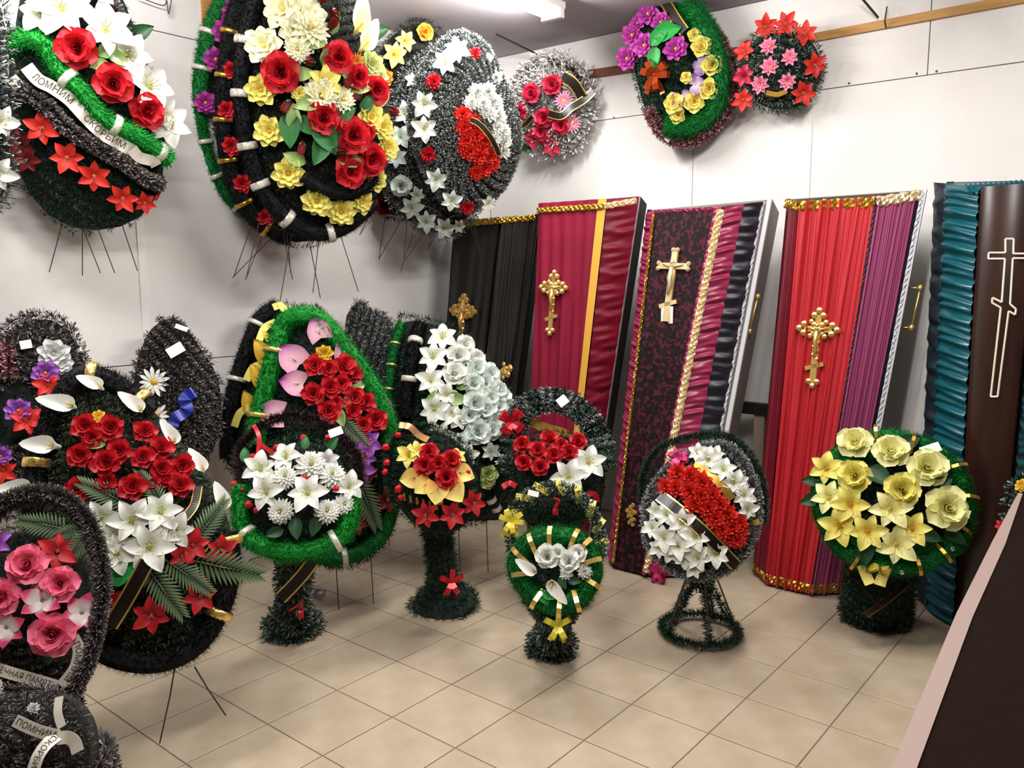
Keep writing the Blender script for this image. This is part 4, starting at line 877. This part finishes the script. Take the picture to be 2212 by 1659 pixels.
w.bow(1417, 162, 34, mat('bronze_foil', 0xA8401C, .25, .7), 6, .05); w.ribbon([(1432, -5), (1450, 26), (1464, 48), (1478, 68)], 22, BLACKR, .06, edge=GOLDD); w.tag(1448, 292, 30, 12, 50)
w = Arr('funeral_wreath', 'round wreath with red star flowers around pink lotus flowers', 'wreath', ('y', 4.47), NB, [(1690, 60), (1740, 75), (1770, 120), (1770, 170), (1745, 215), (1700, 238), (1650, 232), (1612, 200), (1602, 150), (1614, 100), (1648, 70)], .08, GH)
w.fill('greensilver', .035, 800, .032); w.flowers('star:scarlet 1655,58,29 1699,52,29 1740,74,29 1610,110,26 1759,141,29 1735,201,29 1606,216,27;lily:crimson 1610,163,24;peony:palepink 1661,101,21 1706,124,20 1663,144,22 1642,182,22 1701,175,21', .03)
w.ribbon([(1655, 200), (1680, 204), (1700, 196)], 10, GOLDD, .04)

# ------------------------------------------------------------------ leaning along the left wall
NF = (.82, -.48, .22)
w = Arr('funeral_wreath', 'brown silver tinsel wreath at the far left with a white flower', 'wreath', ('d', 3.45), NF, [(0, 722), (40, 690), (92, 681), (140, 697), (168, 742), (186, 792), (200, 860), (175, 960), (120, 1060), (40, 1110), (-60, 1090), (-120, 950), (-90, 800)], .1, GF)
w.fill('brownsilver', .045, 1500, .032, .0035, lo=.4); w.fill('dark', .05, 600, .03, hi=.4)
tinsel('red_tinsel', [w.path([(-10, 790), (15, 745), (20, 820)], .03)], w.root, 'pinksilver', 1500, .03)
w.flowers('dahlia:gray 116,766,36 130,785,28;dahlia:violet 98,806,30 40,887,30 2,985,24;lily:scarlet 103,832,28 57,909,34 8,1015,30', .05); w.feet([(-40, 1080), (100, 1060)]); w.bands([(172, 757, 20)], SILVER, 8, 16); w.tag(56, 744, 22, 18, 10)
w = Arr('funeral_wreath', 'grey tinsel wreath with two white daisies and a blue ribbon', 'wreath', ('d', 3.92), NF, [(342, 690), (372, 680), (395, 688), (428, 740), (462, 790), (478, 840), (478, 915), (450, 1000), (385, 1015), (312, 965), (286, 860), (290, 800), (312, 725)], .1, GF)
w.fill('brownsilver', .042, 1500, .03, .0035, pattern='rows', ang=-52); w.flowers('daisy:white 333,825,32 338,897,28', .03)
w.ribbon([(420, 846), (398, 862), (404, 885), (378, 905), (372, 925)], 24, mat('blue_satin', 0x1C2A8C, .3, .1), .05, wav=.006); w.feet([(330, 980), (430, 1000)]); w.tag(379, 756, 34, 22, 30, .06); w.tag(392, 708, 26, 10, -20, .06)
w = Arr('funeral_wreath', 'black boa wreath with curled yellow ribbon and yellow leaves', 'wreath', ('d', 4.3), NF, [(600, 655), (566, 672), (530, 755), (498, 850), (482, 950), (500, 1020), (600, 1020), (650, 850), (650, 680)], .06, GF)
w.fill('dark', .045, 600, .035, pieces=False); boa(w.path([(600, 662), (562, 690), (532, 760), (507, 840), (494, 920), (492, 990)], .02), .06, w.root, 'black', bands=(.17, .53))
w.flowers('leaf:gold 570,765,30,120 562,818,30,120 540,872,26,110;calla:gold 585,740,20,120', .05)
w.feet([(510, 1010), (590, 1010)])
for a in ([(590, 664), (606, 660), (618, 674)], [(560, 735), (572, 708), (596, 695)], [(532, 822), (546, 795), (570, 785)], [(506, 922), (518, 892), (540, 880)]): w.ribbon(a, 15, YELR, .07)
w = Arr('funeral_wreath', 'grey green tinsel wreath standing behind the white flower wreath', 'wreath', ('d', 4.78), NF, [(748, 690), (765, 652), (785, 648), (808, 668), (838, 690), (856, 750), (850, 860), (800, 880), (752, 800)], .06, GF)
w.fill('silver', .04, 1400, .032, .0035, pattern='rows', ang=70); w.feet([(770, 840), (830, 860)])
w = Arr('funeral_wreath', 'wreath with white lilies and roses beside a black and green boa', 'wreath', ('d', 4.44), (.74, -.58, .24), [(850, 695), (905, 688), (960, 700), (1010, 730), (1065, 800), (1112, 880), (1115, 980), (1090, 1080), (1030, 1130), (950, 1125), (885, 1050), (848, 950), (832, 850)], .13, GF)
w.fill('green', .036, 850, .034)
boa(w.path([(868, 698), (853, 750), (842, 820), (836, 880), (838, 930)], .01), .035, w.root, 'midgreen', bands=(.2, .4, .62, .8), band_mat=GOLD, bw=.012); boa(w.path([(908, 700), (893, 755), (882, 830), (875, 900)], .03), .046, w.root, 'black', bands=(.22, .62), bw=.03)
w.flowers('''lily:white 955,731,30 935,773,31 930,823,30 963,853,24 938,884,31 952,939,30 1007,984,24 974,895,24 1010,812,22 991,905,24
lily:mint 1057,975,20 1068,906,24 1040,880,24 1090,900,22 1060,850,22
rose:white 988,770,27 1002,745,23 980,809,29 1024,776,23;rose:mint 1027,798,27 1057,809,25 1021,831,27 1046,828,22 1071,845,27 1057,862,25 1024,873,31 1046,887,27 1013,898,25 1082,859,23 1074,878,23 1099,878,20 1030,934,31 1060,931,23 991,956,23 1104,962,22
camellia:lime 1054,1023,22 1050,1040,18;leaf:paleleaf 940,860,20,200 985,862,20,-10 1000,830,16,30''', .04, 1.1); w.tag(1013, 939, 26, 18, 10)
w.bands([(1064, 1082, 30), (1075, 1100, 30)], SILVER, 10, 22); w.feet([(920, 1085), (990, 1120), (1050, 1100)])
w = Arr('funeral_wreath', 'tall wreath edged with bright green boa, pink anthuriums and red roses', 'wreath', ('d', 3.98), NF, [(640, 664), (690, 668), (762, 760), (822, 830), (852, 920), (862, 1040), (842, 1150), (785, 1210), (710, 1222), (620, 1180), (560, 1100), (538, 1000), (545, 900), (565, 830), (592, 730)], .13, GF)
w.fill('green', .036, 900, .034)
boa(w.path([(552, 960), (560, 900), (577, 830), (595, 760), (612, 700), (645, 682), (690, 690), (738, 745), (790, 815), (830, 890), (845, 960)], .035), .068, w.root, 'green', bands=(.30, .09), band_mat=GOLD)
boa(w.path([(848, 1090), (828, 1150), (780, 1192), (720, 1206), (660, 1190)], .02), .055, w.root, 'midgreen', bands=(.66,), bw=.026)
w.flowers('''anthurium:anth 684,710,30,110 628,769,36,130 738,758,29,110 631,827,32,165 784,815,26,110 819,874,27,110 584,893,34,170
camellia:red 680,792,28 709,798,23 741,792,30 764,809,22 712,838,28 677,853,30 735,830,26 764,861,28 709,890,30 761,890,22 790,870,24 810,908,30 784,919,24 725,870,20
dahlia:gold 700,764,22;lily:violet 790,955,33 783,987,32 780,1016,28;star:darkred 835,1080,30 770,1130,26 800,1020,20;palm:palm 760,930,44,-50 790,1080,60,-70;leaf:paleleaf 770,840,16,20 732,900,20,-70 748,870,16,40''', .045)
w.feet([(640, 1180), (725, 1205), (800, 1185)])
# big front wreath on wire feet
w = Arr('funeral_wreath', 'big black boa wreath with red roses, white callas and palm fronds', 'wreath', ('d', 2.78), (.78, -.5, .3), [(165, 795), (235, 805), (320, 868), (395, 950), (450, 1030), (498, 1120), (512, 1220), (492, 1320), (430, 1412), (340, 1448), (230, 1432), (140, 1350), (78, 1230), (48, 1100), (66, 980), (105, 870)], .12, GF)
w.fill('rowgreen', .026, 900, .03, pattern='rows', ang=18)
boa(w.path([(330, 890), (250, 830), (180, 812), (135, 860), (100, 940), (78, 1040), (75, 1140), (100, 1250), (160, 1350), (240, 1415), (340, 1430), (425, 1392), (478, 1310), (498, 1220), (490, 1150)], .02), .055, w.root, 'black', bands=(.03, .12, .30, .86, .985), band_mat=GOLD, bw=.03)
w.flowers('''calla:white 214,838,34,150 150,878,44,165 297,884,36,140 118,965,46,170 370,950,34,125 434,1012,34,120 483,1090,36,110 66,1056,44,175
camellia:red 185,923,32 240,926,33 200,947,26 174,984,30 231,1002,36 257,976,31 312,935,30 347,970,31 307,990,29 347,1013,29 393,1007,30 388,1051,31 286,1054,35 231,1042,26 168,1057,32 356,1036,22 330,1045,20
lily:white 323,1182,54 254,1195,46 285,1126,48 347,1107,46 377,1147,42 222,1118,40 245,1160,36 355,1150,34
star:red 327,1326,45 431,1286,41 239,1293,34 477,1189,38 416,1178,40 392,1200,30
palm:palm 240,1072,62,150 330,1062,50,120 352,1272,66,-58 480,1224,80,-20 448,1130,56,50 400,1240,60,-40;leaf:green 262,1236,34,40 275,1225,26,60;leaf:paleleaf 210,960,18,200;dahlia:gold 212,900,16''', .05)
w.ribbon([(318, 1212), (298, 1250), (270, 1300), (238, 1352)], 30, BLACKR, .085, edge=GOLD); w.ribbon([(428, 1050), (420, 1090), (398, 1120)], 18, BLACKR, .06, edge=GOLDD)
w.wires([[(378, 1440), (368, 1500), (345, 1606)], [(420, 1440), (450, 1490), (488, 1546)]], -.03, .0025)

# ------------------------------------------------------------------ baskets
def floor_under(P, back=0.0): return np.array([P[0], P[1], 0.0])
# two baskets at the lower left corner
n = (.55, -.72, .42)
w = Arr('flower_basket', 'basket with pink flowers and a silver tinsel hoop at lower left', 'basket', ('d', 2.36), n, [(90, 1140), (150, 1160), (188, 1230), (195, 1310), (170, 1390), (100, 1430), (0, 1420), (-70, 1370), (-90, 1270), (-60, 1190), (0, 1150)], .08, GB)
w.fill('dark', .034, 1200, .022, .0025)
hp = w.path([(-60, 1200), (-30, 1125), (20, 1082), (80, 1068), (140, 1082), (188, 1130), (214, 1200), (220, 1280), (208, 1360), (186, 1440), (150, 1505)], .05)
tinsel('hoop', [hp, hp+np.array([.01, 0, .012]), hp+np.array([-.01, 0, -.012])], w.root, 'brownsilver', 6500, .022, .002)
w.flowers('''rose:pink 62,1224,50 131,1262,46 116,1368,54 8,1290,46;trumpet:pinkwhite 92,1297,46 177,1324,45 14,1355,44;star:red 123,1193,46;lily:violet -6,1180,38
palm:palm 100,1135,60,170 175,1175,50,-120 150,1150,40,200;leaf:leaf 108,1412,20,-90;leaf:paleleaf 85,1268,18,60''', .05)
w.tag(94, 1073, 34, 20, 25); w.tag(177, 1150, 28, 16, 20)
w.ribbon([(-14, 1442), (30, 1456), (80, 1470), (126, 1484)], 24, SILVER, .06, text='ВЕЧНАЯ ПАМЯТЬ'); w.ribbon([(158, 1376), (170, 1405), (160, 1445), (132, 1482)], 24, SILVER, .065, text='ПОМНИМ')
b0 = floor_under(w.O); pedestal(w.root, b0+np.array([-.1, .1, 0]), w.O-w.n*.05-w.v*.06, [(0, .14), (.08, .15), (.3, .08), (.7, .08), (1, .13)], 18, 'brownsilver', 2200, .024)
w = Arr('flower_basket', 'grey tinsel basket in the bottom left corner with printed silver ribbons', 'basket', ('d', 1.95), n, [(60, 1490), (120, 1500), (170, 1540), (188, 1600), (180, 1680), (100, 1740), (0, 1740), (-80, 1680), (-80, 1560), (0, 1500)], .1, GB)
w.fill('brownsilver', .026, 2600, .02, .0018); w.ribbon([(32, 1556), (80, 1578), (120, 1590)], 24, SILVER, .06, text='ПОМНИМ'); w.ribbon([(118, 1596), (140, 1594), (160, 1602), (168, 1625)], 26, SILVER, .07); w.ribbon([(118, 1590), (98, 1610), (80, 1640), (68, 1680)], 26, SILVER, .065, text='СКОРБИМ'); w.ribbon([(128, 1505), (122, 1540), (128, 1572)], 18, SILVER, .05)
w.flowers('carnation:gray 72,1530,14', .03); pedestal(w.root, floor_under(w.O), w.O-w.n*.06-w.v*.04, [(0, .16), (.1, .16), (.4, .08), (.8, .1), (1, .16)], 16, 'brownsilver', 2200, .022)
# white lilies on a green boa stand
n = (.52, -.62, .58)
w = Arr('flower_basket', 'pedestal basket of white lilies and chrysanthemums with green boa rim', 'basket', ('d', 3.38), n, [(560, 985), (640, 950), (720, 975), (762, 1040), (755, 1110), (730, 1160), (650, 1188), (570, 1178), (524, 1130), (520, 1060)], .1, GB, base=(-2.98, 2.1, 0))
w.fill('green', .034, 900, .03)
boa(w.path([(524, 1052), (520, 1100), (528, 1150), (575, 1182), (645, 1192), (705, 1178), (745, 1150), (757, 1100), (752, 1070)], .02), .054, w.root, 'green', bands=(.26, .74), bw=.024)
hp = smooth_path([w.at(528, 1060, .0)[0], at_d(512, 990, 3.5), at_d(545, 935, 3.55), at_d(600, 905, 3.58), at_d(660, 905, 3.58), at_d(720, 935, 3.58), at_d(765, 985, 3.55), w.at(775, 1050, 0)[0]], 8); tinsel('handle', [hp, hp+.008], w.root, 'maroon', 2200, .035, .005)
w.flowers('''lily:white 665,1067,44 578,1064,41 564,1016,39 619,990,34 752,1053,35;lily:gray 706,996,28
mum:white 606,1105,30 706,1105,29 743,1090,26 671,1006,36 717,1027,32 616,1030,28
berry:red 505,1047,11 547,989,13 599,969,13 632,983,11 656,947,11 709,946,11 659,1033,10 751,1030,10 726,1056,11 538,1090,12 555,1102,10 524,1058,6 595,985,7
leaf:leaf 515,1055,14,160 530,985,16,100 660,958,14,90 720,960,16,60;leaf:darkleaf 640,1140,22,-80 680,1135,20,-100 595,1150,18,200''', .045)
w.ribbon([(548, 918), (560, 945), (556, 985)], 9, REDR, .08); w.ribbon([(556, 955), (575, 968), (590, 980)], 9, REDR, .08); w.tag(725, 933, 30, 18, 22, .1)
A = np.array([-2.98, 2.1, 0.01]); B = w.O-w.n*.04-w.v*.10; pedestal(w.root, A, B, [(0, .115), (.06, .12), (.14, .07), (.3, .055), (.7, .06), (.9, .1), (1, .14)], 18, 'greensilver', 1000, .032)
P = [at_d(x, y, 3.26) for x, y in ((676, 1212), (655, 1240), (630, 1268), (606, 1292))]; strip(smooth_path(P, 6), .05, nrm(EYE-P[0]), BLACKR, w.root, 'ribbon', edge=GOLD)
for P in ([(655, 1296), (650, 1315), (652, 1335)], [(655, 1296), (640, 1310), (625, 1318)]): strip(smooth_path([at_d(x, y, 3.26) for x, y in P], 5), .022, nrm(EYE), REDR, w.root, 'ribbon')
q = at_d(680, 1282, 3.3); MB().tube([q, q+np.array([.03, .02, -.01])], [.02, .024], 10).build('ribbon_reel', mat('grey_plastic', 0x3A3840, .4), w.root, True)
# yellow callas and red roses
n = (.5, -.7, .5)
w = Arr('flower_basket', 'pedestal basket of yellow callas and red roses with red star flowers', 'basket', ('d', 3.78), n, [(880, 945), (940, 925), (1000, 960), (1030, 1020), (1030, 1090), (990, 1140), (930, 1148), (870, 1110), (848, 1050), (850, 985)], .1, GB, base=(-2.66, 2.74, 0))
w.fill('green', .036, 900, .034)
hp = w.path([(850, 1080), (838, 1020), (845, 960), (880, 930), (930, 925)], .02); tinsel('handle', [hp, hp+.01], w.root, 'green', 2400, .034, .005)
w.flowers('''anthurium:callayellow 886,1034,26,190 914,1052,26,220 944,1066,29,-95 982,1064,31,-50 1002,1026,27,-10;lily:yellow 885,985,28 905,975,22 985,988,22
rose:red 927,979,25 919,1006,27 948,1003,25 974,996,27 963,1032,29;star:red 921,1111,33 977,1111,33 1021,1086,31
berry:red 833,967,12 836,1000,11 862,1057,13 866,1075,10 1010,1021,12 1016,1035,10 832,1020,10 860,940,10''', .045)
w.ribbon([(862, 918), (885, 922), (905, 940), (925, 950)], 14, mat('copper_foil', 0xE0A070, .25, .8), .06); w.bands([(951, 1080, 90), (990, 1078, 60)], GOLD, 12, 20)
for k in range(6): w.ribbon([(872+k*14, 1066+k*4), (874+k*14, 1082+k*4)], 5, GOLDD, .03, 'cane')
A = np.array([-2.66, 2.74, .01]); B = w.O-w.n*.05-w.v*.08; pedestal(w.root, A, B, [(0, .17), (.04, .17), (.07, .13), (.16, .075), (.35, .06), (.75, .065), (.92, .1), (1, .14)], 18, 'green', 1000, .034)
bow(at_d(976, 1258, 3.62), nrm(EYE-at_d(976, 1258, 3.62)), .055, REDR, w.root, 5)
# silver hoop basket with red roses
n = (.5, -.72, .48)
w = Arr('flower_basket', 'basket of red roses and white lilies under a silver green hoop', 'basket', ('d', 3.98), n, [(1110, 960), (1180, 935), (1260, 950), (1298, 1000), (1300, 1070), (1270, 1120), (1200, 1140), (1130, 1120), (1100, 1060)], .08, GB)
w.fill('green', .036, 850, .032)
hp = smooth_path([w.at(1102, 1010, -.02)[0]]+[at_d(x, y, 4.25) for x, y in ((1108, 935), (1130, 885), (1175, 862), (1228, 870), (1272, 905), (1298, 955))]+[w.at(1305, 1020, -.02)[0]], 8)
for k in range(22):
    i = int(k*(len(hp)-1)/22); q = hp[i]; T = nrm(hp[min(i+1, len(hp)-1)]-hp[max(i-1, 0)]); R = nrm(np.cross(T, nrm(EYE-q))); tinsel('hoop_tuft', [np.array([q-R*.058, q+nrm(EYE-q)*.024, q+R*.058])], w.root, 'brightsilver' if k % 3 == 1 else 'greensilver', 3600, .03, .005)
MB().tube(hp, .02, 6).build('hoop', DARK, w.root)
w.flowers('rose:red 1129,961,23 1187,950,23 1162,974,23 1196,985,24 1133,999,22 1167,1010,23 1229,979,23 1248,956,23 1212,962,19;lily:white 1227,1030,40 1270,1000,40;bud:red 1110,985,12', .06)
w.tag(1215, 866, 22, 20, 40, .25); q = at_d(1106, 912, 4.05); bow(q, nrm(EYE-q), .07, REDR, w.root, 8)
q = [at_d(x, y, 4.3) for x, y in ((1143, 908), (1180, 925), (1215, 935), (1240, 955))]; strip(smooth_path(q, 6), .05, nrm(EYE-q[0]), YST, w.root, 'ribbon')
w.ribbon([(1085, 1052), (1100, 1044), (1115, 1050)], 12, REDR, .05); w.ribbon([(1268, 1068), (1284, 1068), (1290, 1085)], 12, REDR, .05)
pedestal(w.root, floor_under(w.O)+np.array([.03, -.02, 0]), w.O-w.n*.05-w.v*.05, [(0, .16), (.06, .16), (.2, .09), (.6, .09), (.85, .15), (1, .19)], 18, 'green', 900, .034)
# small heart stand
n = (.42, -.78, .42)
w = Arr('flower_basket', 'small pedestal basket with green boa disc, gold bands and white callas', 'basket', ('d', 3.22), n, [(1202, 1145), (1255, 1152), (1295, 1195), (1302, 1240), (1280, 1290), (1240, 1318), (1202, 1328), (1160, 1308), (1120, 1272), (1100, 1225), (1110, 1180), (1150, 1150)], .05, GB, base=(-1.98, 2.68, 0))
w.fill('green', .03, 800, .028, hi=.5)
boa(w.ring(.80, .015, 60)[:-1], .058, w.root, 'midgreen', closed=True, dens=9000, bands=())
w.bands([(1148, 1172, 115), (1187, 1157, 92), (1240, 1162, 70), (1120, 1198, 140), (1125, 1240, 10), (1278, 1212, 20), (1284, 1262, -30), (1246, 1300, -70), (1208, 1312, -92), (1158, 1296, 60), (1262, 1178, 50)], GOLD, 10, 46, .075)
w.flowers('rose:white 1182,1203,31 1230,1213,29 1248,1196,24 1206,1195,22;carnation:white 1223,1238,17 1263,1235,19;calla:white 1151,1232,30,150 1198,1262,34,-50;leaf:green 1176,1290,16,-60 1166,1286,14,-120 1186,1286,14,-20;leaf:darkleaf 1215,1258,14,-60 1240,1255,14,0', .05)
hp = smooth_path([w.at(1106, 1190, .0)[0]]+[at_d(x, y, 3.3) for x, y in ((1100, 1135), (1120, 1088), (1160, 1060), (1205, 1052), (1252, 1070), (1284, 1112), (1298, 1160))]+[w.at(1296, 1200, 0)[0]], 8); tinsel('handle', [hp], w.root, 'greensilver', 2600, .026, .0045)
s_ = arclen(hp)[-1]
for k in range(9):
    q, T = sample_path(hp, np.array([(.1+.1*k)*s_])); q, T = q[0], T[0]; R = nrm(np.cross(T, nrm(EYE-q))); D = nrm(R+T*.9); e = nrm(EYE-q); strip(np.array([q-D*.035-e*.004, q-D*.015+e*.014, q+D*.015+e*.014, q+D*.035-e*.004]), .026, e, YELR, w.root, 'yellow_ribbon')
YF2 = mat('yellow_foil', 0xD8C83C, .35, .1); q = at_d(1105, 1137, 3.22); bow(q+np.array([0, 0, .02]), nrm(EYE-q), .05, YF2, w.root, 6)
w.tag(1152, 1066, 24, 12, -10, .1)
strip(smooth_path([at_d(x, y, 3.25) for x, y in ((1196, 1076), (1206, 1080), (1201, 1096), (1200, 1112))], 5), .024, nrm(EYE), REDR, w.root, 'ribbon')
A = np.array([-1.98, 2.68, .01]); B = w.O-w.n*.03-w.v*.11; pedestal(w.root, A, B, [(0, .09), (.1, .095), (.22, .06), (.5, .05), (.8, .06), (1, .09)], 14, 'greensilver', 1000, .026); q = at_d(1205, 1352, 3.14); bow(q, nrm(EYE-q), .055, YF2, w.root, 5)
# red carnation band
n = (.36, -.82, .38)
w = Arr('flower_basket', 'round pedestal basket with a red carnation band between white lilies', 'basket', ('d', 3.42), n, [(1400, 1070), (1440, 1012), (1505, 968), (1575, 962), (1622, 1020), (1640, 1090), (1622, 1180), (1555, 1240), (1478, 1245), (1405, 1190), (1392, 1120)], .08, GB, base=(-1.57, 3.22, 0))
w.fill('silver', .034, 900, .026, .0035, lo=.1, hi=.94); w.fill('brightsilver', .02, 2600, .02, .004, 'silver_rim', .94, .99)
hp = smooth_path([w.at(1402, 1150, -.02)[0]]+[at_d(x, y, 3.5) for x, y in ((1386, 1080), (1392, 1015), (1425, 968), (1480, 948), (1540, 940), (1590, 955), (1630, 1005), (1648, 1070))]+[w.at(1645, 1130, -.02)[0]], 8)
tinsel('handle', [hp, hp+.006], w.root, 'green', 2600, .024, .004)
w.flowers('''carnation:scarlet 1466,1022,25 1492,1030,25 1518,1042,24 1440,1052,22 1460,1055,22 1490,1060,26 1515,1072,25 1540,1070,22 1500,1090,25 1530,1098,25 1556,1090,22 1545,1122,25 1572,1112,24 1580,1138,24 1560,1145,24 1598,1130,20 1590,1165,22 1575,1165,18 1600,1150,18
lily:white 1508,980,22 1530,994,27 1562,1016,27 1584,1044,27 1606,1070,24 1614,1100,22 1545,985,20 1598,1040,18
lily:white 1420,1105,20 1441,1112,24 1474,1130,29 1410,1140,22 1436,1162,28 1502,1160,29 1466,1180,28 1450,1192,24 1508,1205,27 1545,1196,27 1480,1205,22 1424,1182,22 1500,1226,22''', .035, 1.08)
w.ribbon([(1424, 1070), (1460, 1098), (1510, 1140), (1550, 1180), (1590, 1222)], 26, BLACKR, .05, edge=GOLD); w.ribbon([(1498, 1005), (1530, 1022), (1560, 1050), (1582, 1078)], 18, GOLDD, .045); w.bow(1466, 992, 24, mat('magenta_foil', 0xC03068, .3, .3), 6, .05); w.bands([(1632, 1128, 20), (1580, 1210, 60)], GOLD, 12, 22)
A = np.array([-1.57, 3.22, .02]); B = w.O-w.n*.04-w.v*.1
for k in range(5):
    a = 2*math.pi*k/5+.4; f = A+np.array([.165*math.cos(a), .165*math.sin(a), 0]); tinsel('leg', [np.array([f, lerp(f, B, .5)*.5+.5*lerp(A, B, .5), B])], w.root, 'green', 1600, .03, .005); MB().tube([f, B], .004, 5).build('wire_leg', WIRE, w.root)
rg = np.array([A+np.array([.165*math.cos(a), .165*math.sin(a), .01]) for a in np.linspace(0, 6.2832, 49)]); tinsel('base_ring', [rg], w.root, 'green', 2600, .03, .005); MB().tube(rg[:-1], .004, 5, True).build('base_wire', WIRE, w.root)
pedestal(w.root, lerp(A, B, .5), B, [(0, .03), (.5, .05), (1, .09)], 8, 'greensilver', 1000, .03)
# yellow roses
n = (.26, -.84, .46)
w = Arr('flower_basket', 'large basket of yellow roses and yellow lilies on green boa disc', 'basket', ('d', 3.62), n, [(1765, 1010), (1820, 958), (1900, 932), (1990, 945), (2060, 990), (2098, 1060), (2100, 1140), (2060, 1205), (1990, 1242), (1900, 1246), (1820, 1215), (1770, 1150), (1750, 1080)], .1, GB, base=(-1.02, 3.86, 0))
w.fill('green', .036, 900, .034, hi=.75)
boa(w.ring(.86, .01, 70)[:-1], .062, w.root, 'midgreen', closed=True, dens=8000); boa(w.ring(.68, .01, 70)[20:62], .05, w.root, 'midgreen', dens=8000)
w.bands([(2068, 1006, 20), (2092, 1072, 0), (2078, 1140, -30), (2040, 1195, -50), (1985, 1220, -75), (1850, 1212, 60), (1892, 935, 95), (1972, 955, 80)], GOLDD, 7, 46, .075)
w.flowers('''rose:yellow 1849,1030,42 1946,1061,44;rose:cream 1849,960,43 1922,981,45 2000,1014,49 2040,1101,56
lily:yellow 1786,1014,37 1838,1091,40 1814,1138,42 1875,1148,40 1971,1143,38;lily:cream 1791,1077,37 1922,1101,44 1936,1176,44
leaf:darkleaf 1960,960,26,40 1900,1030,30,-40 2030,1050,26,40 2005,1155,24,-20 1870,1190,26,-90 1760,1040,22,180 1755,1080,22,200 2060,1160,22,-30;bud:lemon 1870,1235,18 1905,1238,18''', .05); w.tag(2010, 970, 40, 20, 25, .08)
b = MB()
for x, y in ((2056, 1185), (1948, 1235), (1971, 960)): b = MB().ball(w.at(x, y, .05)[0], .014, 10); b.build('bead', mat('bright_bead', 0xF4F4F0, .1, .9), w.root, True)
w.ribbon([(1862, 1220), (1872, 1245), (1880, 1262)], 22, YELR, .06); w.ribbon([(1915, 1225), (1905, 1248), (1900, 1265)], 22, YELR, .06)
A = np.array([-1.02, 3.86, .01]); B = w.O-w.n*.04-w.v*.1; pedestal(w.root, A, B, [(0, .15), (.1, .15), (.5, .14), (.85, .13), (1, .16)], 14, 'green', 1000, .026)
for P in ([(1850, 1255), (1880, 1290), (1905, 1315)], [(1960, 1260), (1915, 1298), (1870, 1330)]): strip(smooth_path([at_d(x, y, 3.5) for x, y in P], 6), .045, nrm(EYE), BLACKR, w.root, 'ribbon', edge=mat('copper_edge', 0x9A6428, .3, .8))
# basket half hidden by the counter
n = (.1, -.85, .5)
w = Arr('flower_basket', 'green tinsel basket half hidden behind the counter at right', 'basket', ('d', 3.3), n, [(2185, 1060), (2230, 1030), (2290, 1050), (2310, 1120), (2280, 1180), (2210, 1180), (2178, 1130)], .05, GB)
w.fill('greensilver', .035, 900, .03); w.flowers('star:red 2164,1136,16 2240,1100,26;dahlia:gold 2208,1050,16 2250,1050,18', .03); pedestal(w.root, floor_under(w.O), w.O-w.n*.04, [(0, .12), (.2, .08), (.8, .08), (1, .12)], 12, 'green', 800, .03)
